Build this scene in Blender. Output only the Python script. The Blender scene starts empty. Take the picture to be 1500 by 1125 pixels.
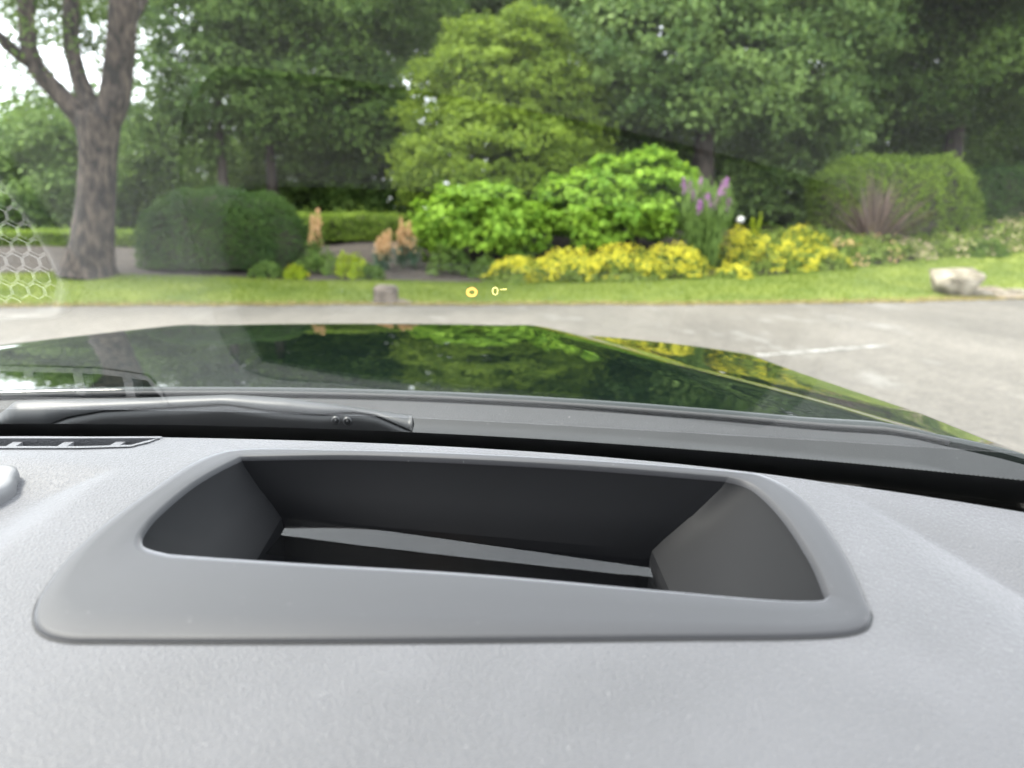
import bpy, math, random
import numpy as np
from mathutils import Vector
R = math.radians
sc = bpy.context.scene
rng = np.random.default_rng(7)
random.seed(7)

# ------------------------------------------------------------------ camera
PITCH, FPX, CAMH = R(11.6), 1100.0, 1.25
cam_d = bpy.data.cameras.new('camera')
cam = bpy.data.objects.new('camera', cam_d)
sc.collection.objects.link(cam)
cam.location = (0, 0, CAMH)
cam.rotation_euler = (R(90) - PITCH, 0, 0)
cam_d.sensor_width = 36.0
cam_d.lens = 36.0 * FPX / 1500.0
cam_d.clip_start = 0.01
cam_d.clip_end = 3000
cam_d.dof.use_dof = True
cam_d.dof.focus_distance = 0.60
cam_d.dof.aperture_fstop = 6.2
sc.camera = cam

# ------------------------------------------------------------------ sky and sun
SUN_EL, SUN_AZ = R(57), R(-80)          # azimuth from +Y towards +X
world = bpy.data.worlds.new('World')
sc.world = world
world.use_nodes = True
wn, wl = world.node_tree.nodes, world.node_tree.links
wn.clear()
w_out = wn.new('ShaderNodeOutputWorld')
w_bg = wn.new('ShaderNodeBackground')
w_sky = wn.new('ShaderNodeTexSky')
w_sky.sky_type = 'NISHITA'
w_sky.sun_disc = False
w_sky.sun_elevation = SUN_EL
w_sky.sun_rotation = SUN_AZ
w_sky.dust_density = 3.0
w_mix = wn.new('ShaderNodeMix'); w_mix.data_type = 'RGBA'
w_co = wn.new('ShaderNodeTexCoord')
w_no = wn.new('ShaderNodeTexNoise'); w_no.inputs['Scale'].default_value = 2.2; w_no.inputs['Detail'].default_value = 5
w_ra = wn.new('ShaderNodeMapRange')
w_ra.inputs['From Min'].default_value = 0.3; w_ra.inputs['From Max'].default_value = 0.62
w_ra.inputs['To Min'].default_value = 0.65; w_ra.inputs['To Max'].default_value = 0.95
wl.new(w_co.outputs['Generated'], w_no.inputs['Vector'])
wl.new(w_no.outputs['Fac'], w_ra.inputs['Value'])
wl.new(w_ra.outputs['Result'], w_mix.inputs['Factor'])
wl.new(w_sky.outputs['Color'], w_mix.inputs['A'])
w_mix.inputs['B'].default_value = (11.0, 11.5, 12.1, 1)     # bright cloud cover
wl.new(w_mix.outputs['Result'], w_bg.inputs['Color'])
w_bg.inputs['Strength'].default_value = 0.12
wl.new(w_bg.outputs['Background'], w_out.inputs['Surface'])

sun_d = bpy.data.lights.new('sun', 'SUN')
sun_d.energy = 2.3
sun_d.angle = R(14)
sun_d.color = (1.0, 0.95, 0.86)
sun = bpy.data.objects.new('sun', sun_d)
sc.collection.objects.link(sun)
sdir = Vector((math.sin(SUN_AZ) * math.cos(SUN_EL), math.cos(SUN_AZ) * math.cos(SUN_EL), math.sin(SUN_EL)))
sun.rotation_euler = sdir.to_track_quat('Z', 'Y').to_euler()
sun.location = (0, 0, 30)

sc.view_settings.view_transform = 'Standard'
sc.view_settings.look = 'None'
sc.view_settings.gamma = 1.0
sc.view_settings.use_curve_mapping = False
sc.view_settings.exposure = 2.05
sc.cycles.max_bounces = 10
sc.cycles.transparent_max_bounces = 16
sc.cycles.diffuse_bounces = 4
sc.cycles.glossy_bounces = 5
sc.cycles.sample_clamp_indirect = 6

# ------------------------------------------------------------------ helpers
def ray(u, v):
    xc = (u - 750.0) / FPX
    yc = -(v - 562.5) / FPX
    return (xc, math.cos(PITCH) + yc * math.sin(PITCH), -math.sin(PITCH) + yc * math.cos(PITCH))
def at_y(u, v, Y):
    d = ray(u, v); t = Y / d[1]
    return np.array([d[0] * t, Y, CAMH + d[2] * t])
def at_z(u, v, z):          # z measured from the camera
    d = ray(u, v); t = z / d[2]
    return np.array([d[0] * t, d[1] * t, CAMH + z])
def on_plane(u, v, off=0.0):  # sloping top of the dashboard: z = -.181 + .179*(y-.31)
    d = ray(u, v)
    t = (-0.181 - 0.179 * 0.31 + off) / (d[2] - 0.179 * d[1])
    return np.array([d[0] * t, d[1] * t, CAMH + d[2] * t])
def sstep(a, b, t):
    t = np.clip((np.asarray(t, float) - a) / (b - a), 0, 1)
    return t * t * (3 - 2 * t)

def tag(o, label=None, cat=None, group=None, kind=None):
    if label: o['label'] = label
    if cat: o['category'] = cat
    if group: o['group'] = group
    if kind: o['kind'] = kind
    return o
def empty(name, loc, label=None, cat=None, group=None):
    o = bpy.data.objects.new(name, None)
    o.location = loc
    o.empty_display_size = 0.2
    sc.collection.objects.link(o)
    o.matrix_world.translation = loc
    return tag(o, label, cat, group)
ORIG = {}
def origin(o):
    p = Vector((0, 0, 0))
    while o is not None:
        p = p + Vector(o.location); o = o.parent
    return p
def mesh_obj(name, verts, faces, mat, parent=None, smooth=True):
    """verts are world coordinates"""
    me = bpy.data.meshes.new(name)
    v = np.asarray(verts, float)
    if parent is not None:
        v = v - np.array(origin(parent))
    me.from_pydata(v.tolist(), [], [tuple(int(i) for i in f) for f in faces])
    me.materials.append(mat)
    if smooth:
        me.polygons.foreach_set('use_smooth', [True] * len(me.polygons))
    me.update()
    o = bpy.data.objects.new(name, me)
    sc.collection.objects.link(o)
    o.parent = parent
    return o
def grid_faces(nu, nv, closed_u=False):
    f = []
    for i in range(nu - (0 if closed_u else 1)):
        for j in range(nv - 1):
            a = i * nv + j; b = ((i + 1) % nu) * nv + j
            f.append((a, b, b + 1, a + 1))
    return f
def tube(path, rad, n=10, cap=True, wob=0.0, seed=0):
    """list of points, list of radii -> verts, faces"""
    r_ = np.random.default_rng(seed)
    path = [Vector(p) for p in path]
    vs, fs = [], []
    ref = Vector((0.3, 0.9, 0.1)).normalized()
    ph = r_.uniform(0, 6.28, 3)
    for i, p in enumerate(path):
        a = path[max(i - 1, 0)]; b = path[min(i + 1, len(path) - 1)]
        d = (b - a).normalized()
        x = d.cross(ref)
        if x.length < 1e-3: x = d.cross(Vector((1, 0, 0)))
        x.normalize(); y = d.cross(x)
        for k in range(n):
            th = 2 * math.pi * k / n
            rr = rad[i] * (1 + wob * (math.sin(3 * th + ph[0]) * .5 + math.sin(5 * th + ph[1] + i * .4) * .35 + r_.normal() * .25))
            q = p + (x * math.cos(th) + y * math.sin(th)) * rr
            vs.append(tuple(q))
    for i in range(len(path) - 1):
        for k in range(n):
            a = i * n + k; b = i * n + (k + 1) % n
            fs.append((a, b, b + n, a + n))
    if cap:
        fs.append(tuple(range(n - 1, -1, -1)))
        fs.append(tuple(range((len(path) - 1) * n, len(path) * n)))
    return vs, fs
class MB:
    def __init__(s): s.v, s.f = [], []
    def add(s, vf):
        o = len(s.v)
        s.v += [tuple(p) for p in vf[0]]
        s.f += [tuple(i + o for i in f) for f in vf[1]]
    def build(s, name, mat, parent=None, smooth=True):
        return mesh_obj(name, s.v, s.f, mat, parent, smooth)
def spline(pts, n):
    """smooth resample of control points (Catmull-Rom)"""
    P = np.asarray(pts, float)
    k = len(P)
    out = []
    for t in np.linspace(0, k - 1, n):
        i = min(int(t), k - 2); u = t - i
        p0 = P[max(i - 1, 0)]; p1 = P[i]; p2 = P[i + 1]; p3 = P[min(i + 2, k - 1)]
        out.append(.5 * ((2 * p1) + (-p0 + p2) * u + (2 * p0 - 5 * p1 + 4 * p2 - p3) * u * u + (-p0 + 3 * p1 - 3 * p2 + p3) * u ** 3))
    return np.array(out)
def spline_closed(pts, per):
    P = np.asarray(pts, float); k = len(P); out = []
    for i in range(k):
        p0, p1, p2, p3 = P[i - 1], P[i], P[(i + 1) % k], P[(i + 2) % k]
        for j in range(per):
            u = j / per
            out.append(.5 * ((2 * p1) + (-p0 + p2) * u + (2 * p0 - 5 * p1 + 4 * p2 - p3) * u * u + (-p0 + 3 * p1 - 3 * p2 + p3) * u ** 3))
    return np.array(out)

# ------------------------------------------------------------------ materials
def new_mat(name):
    m = bpy.data.materials.new(name); m.use_nodes = True
    nt = m.node_tree
    return m, nt.nodes, nt.links, nt.nodes['Principled BSDF']
def noise_mat(name, c1, c2, scale=5.0, rough=0.8, bump=0.0, bscale=None, detail=6, spec=0.5, dist=0.02, stretch=None, lo=.35, hi=.65):
    m, N, L, P = new_mat(name)
    tc = N.new('ShaderNodeTexCoord'); mp = N.new('ShaderNodeMapping')
    L.new(tc.outputs['Object'], mp.inputs['Vector'])
    if stretch: mp.inputs['Scale'].default_value = stretch
    no = N.new('ShaderNodeTexNoise'); no.inputs['Scale'].default_value = scale; no.inputs['Detail'].default_value = detail
    L.new(mp.outputs['Vector'], no.inputs['Vector'])
    cr = N.new('ShaderNodeValToRGB')
    cr.color_ramp.elements[0].position = lo; cr.color_ramp.elements[0].color = (*c1, 1)
    cr.color_ramp.elements[1].position = hi; cr.color_ramp.elements[1].color = (*c2, 1)
    L.new(no.outputs['Fac'], cr.inputs['Fac']); L.new(cr.outputs['Color'], P.inputs['Base Color'])
    P.inputs['Roughness'].default_value = rough
    P.inputs['Specular IOR Level'].default_value = spec
    if bump:
        n2 = N.new('ShaderNodeTexNoise'); n2.inputs['Scale'].default_value = bscale or scale * 3; n2.inputs['Detail'].default_value = 6
        L.new(mp.outputs['Vector'], n2.inputs['Vector'])
        b = N.new('ShaderNodeBump'); b.inputs['Strength'].default_value = bump; b.inputs['Distance'].default_value = dist
        L.new(n2.outputs['Fac'], b.inputs['Height']); L.new(b.outputs['Normal'], P.inputs['Normal'])
    return m
def leaf_mat(name, c1, c2, rough=0.62, trans=0.42, spec=0.12):
    m, N, L, P = new_mat(name)
    at = N.new('ShaderNodeAttribute'); at.attribute_name = 'tint'
    cr = N.new('ShaderNodeValToRGB')
    cr.color_ramp.elements[0].position = 0.0; cr.color_ramp.elements[0].color = (*c1, 1)
    cr.color_ramp.elements[1].position = 1.0; cr.color_ramp.elements[1].color = (*c2, 1)
    L.new(at.outputs['Fac'], cr.inputs['Fac'])
    L.new(cr.outputs['Color'], P.inputs['Base Color'])
    P.inputs['Roughness'].default_value = rough
    P.inputs['Specular IOR Level'].default_value = spec
    tr = N.new('ShaderNodeBsdfTranslucent'); mx = N.new('ShaderNodeMixShader')
    mx.inputs['Fac'].default_value = trans
    L.new(cr.outputs['Color'], tr.inputs['Color'])
    out = N['Material Output']
    L.new(P.outputs['BSDF'], mx.inputs[1]); L.new(tr.outputs['BSDF'], mx.inputs[2]); L.new(mx.outputs['Shader'], out.inputs['Surface'])
    return m
def plain(name, c, rough=0.5, spec=0.5, coat=0.0, metal=0.0):
    m, N, L, P = new_mat(name)
    P.inputs['Base Color'].default_value = (*c, 1)
    P.inputs['Roughness'].default_value = rough
    P.inputs['Specular IOR Level'].default_value = spec
    P.inputs['Coat Weight'].default_value = coat
    P.inputs['Coat Roughness'].default_value = 0.03
    P.inputs['Metallic'].default_value = metal
    return m

M = {}
# --- car
def grain_mat(name, base, rough, gscale, strength, mottle=0.12, dust=0.0, spec=.5, sheen=0.0):
    """soft touch plastic with a fine leather-like grain"""
    m, N, L, P = new_mat(name)
    tc = N.new('ShaderNodeTexCoord')
    vo = N.new('ShaderNodeTexVoronoi'); vo.inputs['Scale'].default_value = gscale; vo.feature = 'SMOOTH_F1'
    wp = N.new('ShaderNodeTexNoise'); wp.inputs['Scale'].default_value = gscale * .5; wp.inputs['Detail'].default_value = 2
    L.new(tc.outputs['Object'], wp.inputs['Vector'])
    ad = N.new('ShaderNodeMix'); ad.data_type = 'VECTOR'; ad.inputs['Factor'].default_value = 0.004
    L.new(tc.outputs['Object'], ad.inputs['A']); L.new(wp.outputs['Color'], ad.inputs['B'])
    L.new(ad.outputs['Result'], vo.inputs['Vector'])
    b = N.new('ShaderNodeBump'); b.inputs['Strength'].default_value = strength; b.inputs['Distance'].default_value = 0.0006
    L.new(vo.outputs['Distance'], b.inputs['Height']); L.new(b.outputs['Normal'], P.inputs['Normal'])
    no = N.new('ShaderNodeTexNoise'); no.inputs['Scale'].default_value = 14; no.inputs['Detail'].default_value = 5
    L.new(tc.outputs['Object'], no.inputs['Vector'])
    cr = N.new('ShaderNodeValToRGB')
    cr.color_ramp.elements[0].position = .3; cr.color_ramp.elements[0].color = (*[c * (1 - mottle) for c in base], 1)
    cr.color_ramp.elements[1].position = .7; cr.color_ramp.elements[1].color = (*[c * (1 + mottle) for c in base], 1)
    L.new(no.outputs['Fac'], cr.inputs['Fac'])
    # settled dust specks
    n3 = N.new('ShaderNodeTexNoise'); n3.inputs['Scale'].default_value = 420; n3.inputs['Detail'].default_value = 1
    L.new(tc.outputs['Object'], n3.inputs['Vector'])
    gt = N.new('ShaderNodeMapRange'); gt.inputs['From Min'].default_value = .775; gt.inputs['From Max'].default_value = .80
    gt.inputs['To Max'].default_value = dust
    L.new(n3.outputs['Fac'], gt.inputs['Value'])
    mx = N.new('ShaderNodeMix'); mx.data_type = 'RGBA'
    L.new(gt.outputs['Result'], mx.inputs['Factor']); L.new(cr.outputs['Color'], mx.inputs['A']); mx.inputs['B'].default_value = (.5, .5, .48, 1)
    L.new(mx.outputs['Result'], P.inputs['Base Color'])
    P.inputs['Specular IOR Level'].default_value = spec
    P.inputs['Sheen Weight'].default_value = sheen
    P.inputs['Sheen Roughness'].default_value = .35
    P.inputs['Sheen Tint'].default_value = (.93, .94, 1, 1)
    rr = N.new('ShaderNodeMapRange'); rr.inputs['To Min'].default_value = rough - .05; rr.inputs['To Max'].default_value = rough + .06
    L.new(no.outputs['Fac'], rr.inputs['Value']); L.new(rr.outputs['Result'], P.inputs['Roughness'])
    return m
M['dash'] = grain_mat('dash_plastic', (.062, .062, .068), .58, 820, .85, .13, .16, .5, .45)
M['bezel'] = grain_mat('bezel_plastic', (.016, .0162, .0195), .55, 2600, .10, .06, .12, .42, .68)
M['recess'] = grain_mat('bezel_plastic_shaded', (.004, .0042, .0052), .62, 2600, .06, .06, .0, .16, .05)  # same plastic as the bezel, near-black to paint the recess in shade
M['black'] = plain('black_plastic', (.012, .012, .013), .55)
M['cowl'] = grain_mat('cowl_plastic', (.014, .015, .016), .6, 700, .5, .2, .4)
M['wiper_top'] = plain('wiper_grey_plastic', (.022, .0235, .026), .5)
M['wiper_dark'] = plain('wiper_black_plastic', (.01, .0105, .012), .4)
M['rubber'] = plain('rubber', (.02, .02, .02), .7)
M['headliner'] = noise_mat('headliner_fabric', (.10, .10, .10), (.13, .13, .125), 300, .95)
M['steel'] = plain('steel', (.3, .3, .3), .35, metal=1.0)
M['silver'] = plain('satin_trim', (.26, .26, .27), .38)

def paint():
    m, N, L, P = new_mat('dark_green_paint')
    P.inputs['Base Color'].default_value = (.0035, .0068, .0052, 1)
    P.inputs['Roughness'].default_value = .3
    P.inputs['Specular IOR Level'].default_value = 0.0
    P.inputs['Coat Weight'].default_value = 1.0
    P.inputs['Coat Roughness'].default_value = .015
    P.inputs['Coat IOR'].default_value = 1.5
    tc = N.new('ShaderNodeTexCoord'); no = N.new('ShaderNodeTexNoise'); no.inputs['Scale'].default_value = 9; no.inputs['Detail'].default_value = 1
    L.new(tc.outputs['Object'], no.inputs['Vector'])
    b = N.new('ShaderNodeBump'); b.inputs['Strength'].default_value = .05; b.inputs['Distance'].default_value = .004
    L.new(no.outputs['Fac'], b.inputs['Height']); L.new(b.outputs['Normal'], P.inputs['Coat Normal'])
    return m
M['paint'] = paint()

def pane(name, tintc, mult=1.0):
    """thin pane: clear transmission plus mirror reflection of both faces (Schlick)"""
    m, N, L, P = new_mat(name)
    N.remove(P)
    ge = N.new('ShaderNodeNewGeometry')
    dt = N.new('ShaderNodeVectorMath'); dt.operation = 'DOT_PRODUCT'
    L.new(ge.outputs['Normal'], dt.inputs[0]); L.new(ge.outputs['Incoming'], dt.inputs[1])
    def mth(op, a, b=None):
        n = N.new('ShaderNodeMath'); n.operation = op
        for i, x in enumerate((a, b)):
            if x is None: continue
            if isinstance(x, (int, float)): n.inputs[i].default_value = x
            else: L.new(x, n.inputs[i])
        return n.outputs[0]
    c = mth('ABSOLUTE', dt.outputs['Value'])
    k = mth('SUBTRACT', 1.0, c)
    p5 = mth('POWER', k, 5.0)
    f = mth('ADD', mth('MULTIPLY', p5, .958), .042)
    f2 = mth('DIVIDE', mth('MULTIPLY', f, 2.0), mth('ADD', f, 1.0))
    f3 = mth('MINIMUM', mth('MULTIPLY', f2, mult), 1.0)
    tb = N.new('ShaderNodeBsdfTransparent'); tb.inputs['Color'].default_value = (*tintc, 1)
    gb = N.new('ShaderNodeBsdfGlossy'); gb.inputs['Roughness'].default_value = 0.0
    gb.inputs['Color'].default_value = (1, 1, 1, 1)
    mx = N.new('ShaderNodeMixShader')
    L.new(f3, mx.inputs['Fac']); L.new(tb.outputs['BSDF'], mx.inputs[1]); L.new(gb.outputs['BSDF'], mx.inputs[2])
    L.new(mx.outputs['Shader'], N['Material Output'].inputs['Surface'])
    return m
M['glass'] = pane('windscreen_glass', (.93, .95, .93), .68)
M['hud_glass'] = pane('dark_cover_glass', (.45, .46, .48), .5)
def emit(name, c, s):
    m, N, L, P = new_mat(name)
    P.inputs['Base Color'].default_value = (0, 0, 0, 1)
    P.inputs['Emission Color'].default_value = (*c, 1); P.inputs['Emission Strength'].default_value = s
    return m
M['hud_orange'] = emit('display_orange', (1, .42, .10), 9)
M['hud_yellow'] = emit('display_yellow', (1, .8, .25), 9)

# --- outdoors
def road_mat():
    m, N, L, P = new_mat('worn_asphalt')
    tc = N.new('ShaderNodeTexCoord')
    def nz(scale, detail, st=None, rough=.6):
        n = N.new('ShaderNodeTexNoise'); n.inputs['Scale'].default_value = scale; n.inputs['Detail'].default_value = detail; n.inputs['Roughness'].default_value = rough
        if st:
            mp = N.new('ShaderNodeMapping'); mp.inputs['Scale'].default_value = st
            L.new(tc.outputs['Object'], mp.inputs['Vector']); L.new(mp.outputs['Vector'], n.inputs['Vector'])
        else: L.new(tc.outputs['Object'], n.inputs['Vector'])
        return n
    big = nz(.45, 8, (1, .4, 1), .72); fine = nz(9, 8, None, .75); vor = N.new('ShaderNodeTexVoronoi'); vor.inputs['Scale'].default_value = 48
    L.new(tc.outputs['Object'], vor.inputs['Vector'])
    cr = N.new('ShaderNodeValToRGB')
    e = cr.color_ramp.elements
    e[0].position = .32; e[0].color = (.066, .060, .051, 1); e[1].position = .68; e[1].color = (.128, .117, .101, 1)
    L.new(big.outputs['Fac'], cr.inputs['Fac'])
    m1 = N.new('ShaderNodeMix'); m1.data_type = 'RGBA'; m1.blend_type = 'OVERLAY'; m1.inputs['Factor'].default_value = .8
    L.new(cr.outputs['Color'], m1.inputs['A']); L.new(fine.outputs['Fac'], m1.inputs['B'])
    # stone chips showing
    m2 = N.new('ShaderNodeMix'); m2.data_type = 'RGBA'; m2.blend_type = 'MULTIPLY'; m2.inputs['Factor'].default_value = .7
    c2 = N.new('ShaderNodeValToRGB'); c2.color_ramp.elements[0].color = (.55, .53, .5, 1); c2.color_ramp.elements[1].color = (1.25, 1.22, 1.18, 1)
    c2.color_ramp.elements[1].position = .8
    L.new(vor.outputs['Color'], c2.inputs['Fac'])
    L.new(m1.outputs['Result'], m2.inputs['A']); L.new(c2.outputs['Color'], m2.inputs['B'])
    # scraped pale patches
    pa = nz(1.15, 7, (1, .45, 1), .68)
    gt = N.new('ShaderNodeMapRange'); gt.inputs['From Min'].default_value = .57; gt.inputs['From Max'].default_value = .66; gt.inputs['To Max'].default_value = .5
    L.new(pa.outputs['Fac'], gt.inputs['Value'])
    m3 = N.new('ShaderNodeMix'); m3.data_type = 'RGBA'
    L.new(gt.outputs['Result'], m3.inputs['Factor']); L.new(m2.outputs['Result'], m3.inputs['A']); m3.inputs['B'].default_value = (.19, .183, .168, 1)
    L.new(m3.outputs['Result'], P.inputs['Base Color'])
    P.inputs['Roughness'].default_value = .85
    b = N.new('ShaderNodeBump'); b.inputs['Strength'].default_value = .5; b.inputs['Distance'].default_value = .006
    L.new(vor.outputs['Distance'], b.inputs['Height']); L.new(b.outputs['Normal'], P.inputs['Normal'])
    return m
M['road'] = road_mat()
M['worn_paint'] = noise_mat('worn_white_paint', (.15, .145, .13), (.27, .265, .25), 9, .8, detail=8, lo=.42, hi=.6)
M['soil'] = noise_mat('bed_soil', (.014, .010, .007), (.040, .029, .021), 3.5, .95, .7, 14, dist=.04)
M['lawn'] = noise_mat('lawn_turf', (.075, .108, .012), (.14, .168, .022), 1.3, .9, .5, 60, dist=.02, detail=9)
M['grass'] = leaf_mat('grass_blade', (.08, .125, .014), (.195, .24, .034), .6, .35)
M['dry_edge'] = noise_mat('dry_grass_edge', (.17, .13, .06), (.30, .25, .12), 8, .95, .5, 40)
M['bark'] = noise_mat('rough_bark', (.010, .0075, .006), (.075, .056, .044), 10, .9, 1.0, 26, dist=.04, stretch=(1, 1, .35), detail=9, lo=.4, hi=.62)
M['bark_dark'] = noise_mat('dark_bark', (.03, .024, .02), (.08, .062, .05), 8, .9, .7, 20, dist=.03, stretch=(1, 1, .3))
M['twig_and_core'] = noise_mat('twigs_and_core', (.02, .018, .012), (.045, .04, .026), 30, .95)
M['stone'] = noise_mat('weathered_sandstone', (.11, .092, .062), (.27, .24, .185), 4, .9, .6, 18, dist=.02, detail=8)
M['stone_grey'] = noise_mat('grey_brown_stone', (.075, .06, .048), (.16, .13, .105), 6, .9, .6, 20, dist=.02, detail=8)
M['dirt'] = noise_mat('bare_dirt', (.09, .07, .05), (.19, .155, .115), 6, .95, .5, 25)

M['leaf_dark'] = leaf_mat('leaf_dark_green', (.052, .105, .022), (.195, .295, .066))
M['leaf_blue'] = leaf_mat('leaf_blue_green', (.056, .108, .030), (.20, .30, .078))
M['leaf_holly'] = leaf_mat('leaf_glossy_green', (.058, .112, .028), (.215, .315, .080), .55, .36, .2)
M['leaf_pale'] = leaf_mat('leaf_pale_green', (.06, .105, .03), (.17, .24, .075))
M['leaf_mid'] = leaf_mat('leaf_mid_green', (.05, .095, .022), (.16, .24, .05))
M['leaf_rhodo'] = leaf_mat('leaf_rhododendron', (.078, .130, .015), (.255, .35, .042))
M['leaf_hyd'] = leaf_mat('leaf_lime_green', (.09, .19, .014), (.28, .44, .045), .5, .35)
M['leaf_hedge'] = leaf_mat('leaf_clipped_hedge', (.028, .062, .018), (.085, .145, .034))
M['leaf_hedge_lit'] = leaf_mat('leaf_privet', (.082, .14, .018), (.26, .36, .055))
M['leaf_glauc'] = leaf_mat('leaf_grey_green', (.06, .11, .075), (.14, .20, .13))
M['leaf_lime'] = leaf_mat('leaf_yellow_lime', (.16, .24, .01), (.38, .44, .03))
M['leaf_low'] = leaf_mat('leaf_ground_cover', (.085, .14, .022), (.24, .30, .065))
M['leaf_spike'] = leaf_mat('leaf_willowy', (.07, .125, .022), (.17, .26, .06))
M['fl_yellow'] = leaf_mat('petal_yellow', (.34, .33, .02), (.60, .53, .05), .6, .3)
M['fl_orange'] = leaf_mat('petal_orange', (.44, .26, .12), (.66, .45, .25), .7, .3)
M['fl_purple'] = leaf_mat('petal_purple', (.34, .13, .34), (.55, .30, .55), .6, .3)
M['fl_pink'] = leaf_mat('petal_pale_pink', (.40, .30, .20), (.58, .48, .32), .6, .3)
M['fl_white'] = leaf_mat('petal_white', (.75, .75, .70), (.85, .85, .82), .6, .2)
M['flax'] = leaf_mat('flax_blade', (.045, .033, .028), (.19, .14, .115), .5, .15)
M['stem'] = leaf_mat('green_stem', (.07, .12, .04), (.16, .22, .09))

# ------------------------------------------------------------------ terrain
def y_road(x):
    x = np.asarray(x, float)
    xr = np.clip(x - 2, 0, 12); xl = np.clip(-x - 3, 0, 12)
    return 12.75 + .012 * np.clip(x, -16, 16) + .019 * xr ** 2 * np.where(xr > 8, 8 / np.maximum(xr, 1e-6), 1) - .008 * xl ** 2 + .04 * np.sin(x * 1.7) + .025 * np.sin(x * 4.1 + 1) + .03 * np.sin(x * 9.7 + 2 * np.sin(x * 2.3))
def lawn_w(x):
    x = np.asarray(x, float)
    return 2.9 + .12 * np.clip(x - 3, 0, 10) + .18 * np.sin(x * .55 + .6) + .07 * np.sin(x * 1.9)
def ground_z(x, y):
    x = np.asarray(x, float); y = np.asarray(y, float)
    s = np.clip(y - y_road(x), 0, None)
    L = lawn_w(x)
    kl = 0.056 + .0027 * np.clip(x, 0, 12) ** 1.65 + .008 * np.clip(-x, 0, 9)
    kb = .09 + .11 * sstep(-8, -1.5, x) - .045 * sstep(3, 8, x)
    return kl * np.minimum(s, L) + kb * np.clip(s - L, 0, 5.5) + .03 * np.clip(s - L - 5.5, 0, 40)
def gz(x, y): return float(ground_z(x, y)) - .02
def base_pt(u, Y):
    """point on the ground straight below image column u at depth Y"""
    z = 0.5
    for _ in range(6):
        lo = -((math.cos(PITCH) * (z - CAMH)) - Y * -math.sin(PITCH))
        d = Y * math.cos(PITCH) - (z - CAMH) * math.sin(PITCH)     # depth along the optical axis
        x = (u - 750) / FPX * d
        z = gz(x, Y)
    return np.array([x, Y, z])
def m_per_px(Y): return (Y * math.cos(PITCH)) / FPX

xs = np.concatenate([np.linspace(-300, -32, 14), np.linspace(-30, 30, 361), np.linspace(32, 300, 14)])
def sheet(name, xs, ss, fn, mat, kind='structure', label=None):
    vs = []
    for x in xs:
        for s in ss:
            vs.append(fn(x, s))
    o = mesh_obj(name, vs, grid_faces(len(xs), len(ss)), mat)
    return tag(o, label, None, None, kind)
ys = np.concatenate([np.linspace(-150, 0, 6), np.linspace(2, 11, 6), np.linspace(11.5, 26, 59), np.linspace(27, 60, 34), np.linspace(70, 600, 12)])
sheet('ground', xs, ys, lambda x, y: (x, y, float(ground_z(x, y)) - .03 + (0.012 * math.sin(x * 7.3) * math.sin(y * 6.1) if y > 15 else 0)), M['soil'])
sheet('road', xs, np.linspace(0, 1, 30), lambda x, t: (x, -60 + t * (float(y_road(x)) + .05 + 60), 0.0), M['road'])
sheet('lawn', xs, np.linspace(0, 1, 16), lambda x, t: (x, float(y_road(x)) + t * float(lawn_w(x)), float(ground_z(x, y_road(x) + t * lawn_w(x))) + .012 - .03 * (t < .001) - .03 * (t > .999)), M['lawn'])

def leaves(name, pts, nrm, size, tint, mat, parent=None, aspect=.55, kind=None, tang=None, r_=None):
    """N folded leaf quads as one mesh"""
    r_ = r_ or rng
    pts = np.asarray(pts, float); n = len(pts)
    nrm = nrm / np.maximum(np.linalg.norm(nrm, axis=1, keepdims=True), 1e-6)
    rv = r_.normal(size=(n, 3)) if tang is None else np.asarray(tang, float)
    t = rv - nrm * np.sum(rv * nrm, axis=1, keepdims=True)
    t /= np.maximum(np.linalg.norm(t, axis=1, keepdims=True), 1e-6)
    b = np.cross(nrm, t)
    s = np.broadcast_to(np.asarray(size, float), (n,))[:, None]
    v = np.empty((n, 4, 3))
    v[:, 0] = pts - t * s * .5
    v[:, 1] = pts + b * s * aspect * .5 + nrm * s * .10
    v[:, 2] = pts + t * s * .5 - nrm * s * .06
    v[:, 3] = pts - b * s * aspect * .5 + nrm * s * .10
    if parent is not None: v -= np.array(origin(parent))
    me = bpy.data.meshes.new(name)
    me.vertices.add(n * 4); me.vertices.foreach_set('co', v.reshape(-1).astype(np.float32))
    me.loops.add(n * 4); me.loops.foreach_set('vertex_index', np.arange(n * 4, dtype=np.int32))
    me.polygons.add(n); me.polygons.foreach_set('loop_start', np.arange(0, n * 4, 4, dtype=np.int32))
    me.update(calc_edges=True)
    a = me.attributes.new('tint', 'FLOAT', 'FACE')
    a.data.foreach_set('value', np.clip(tint, 0, 1).astype(np.float32))
    me.materials.append(mat)
    o = bpy.data.objects.new(name, me); sc.collection.objects.link(o); o.parent = parent
    if kind: o['kind'] = kind
    return o
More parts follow.
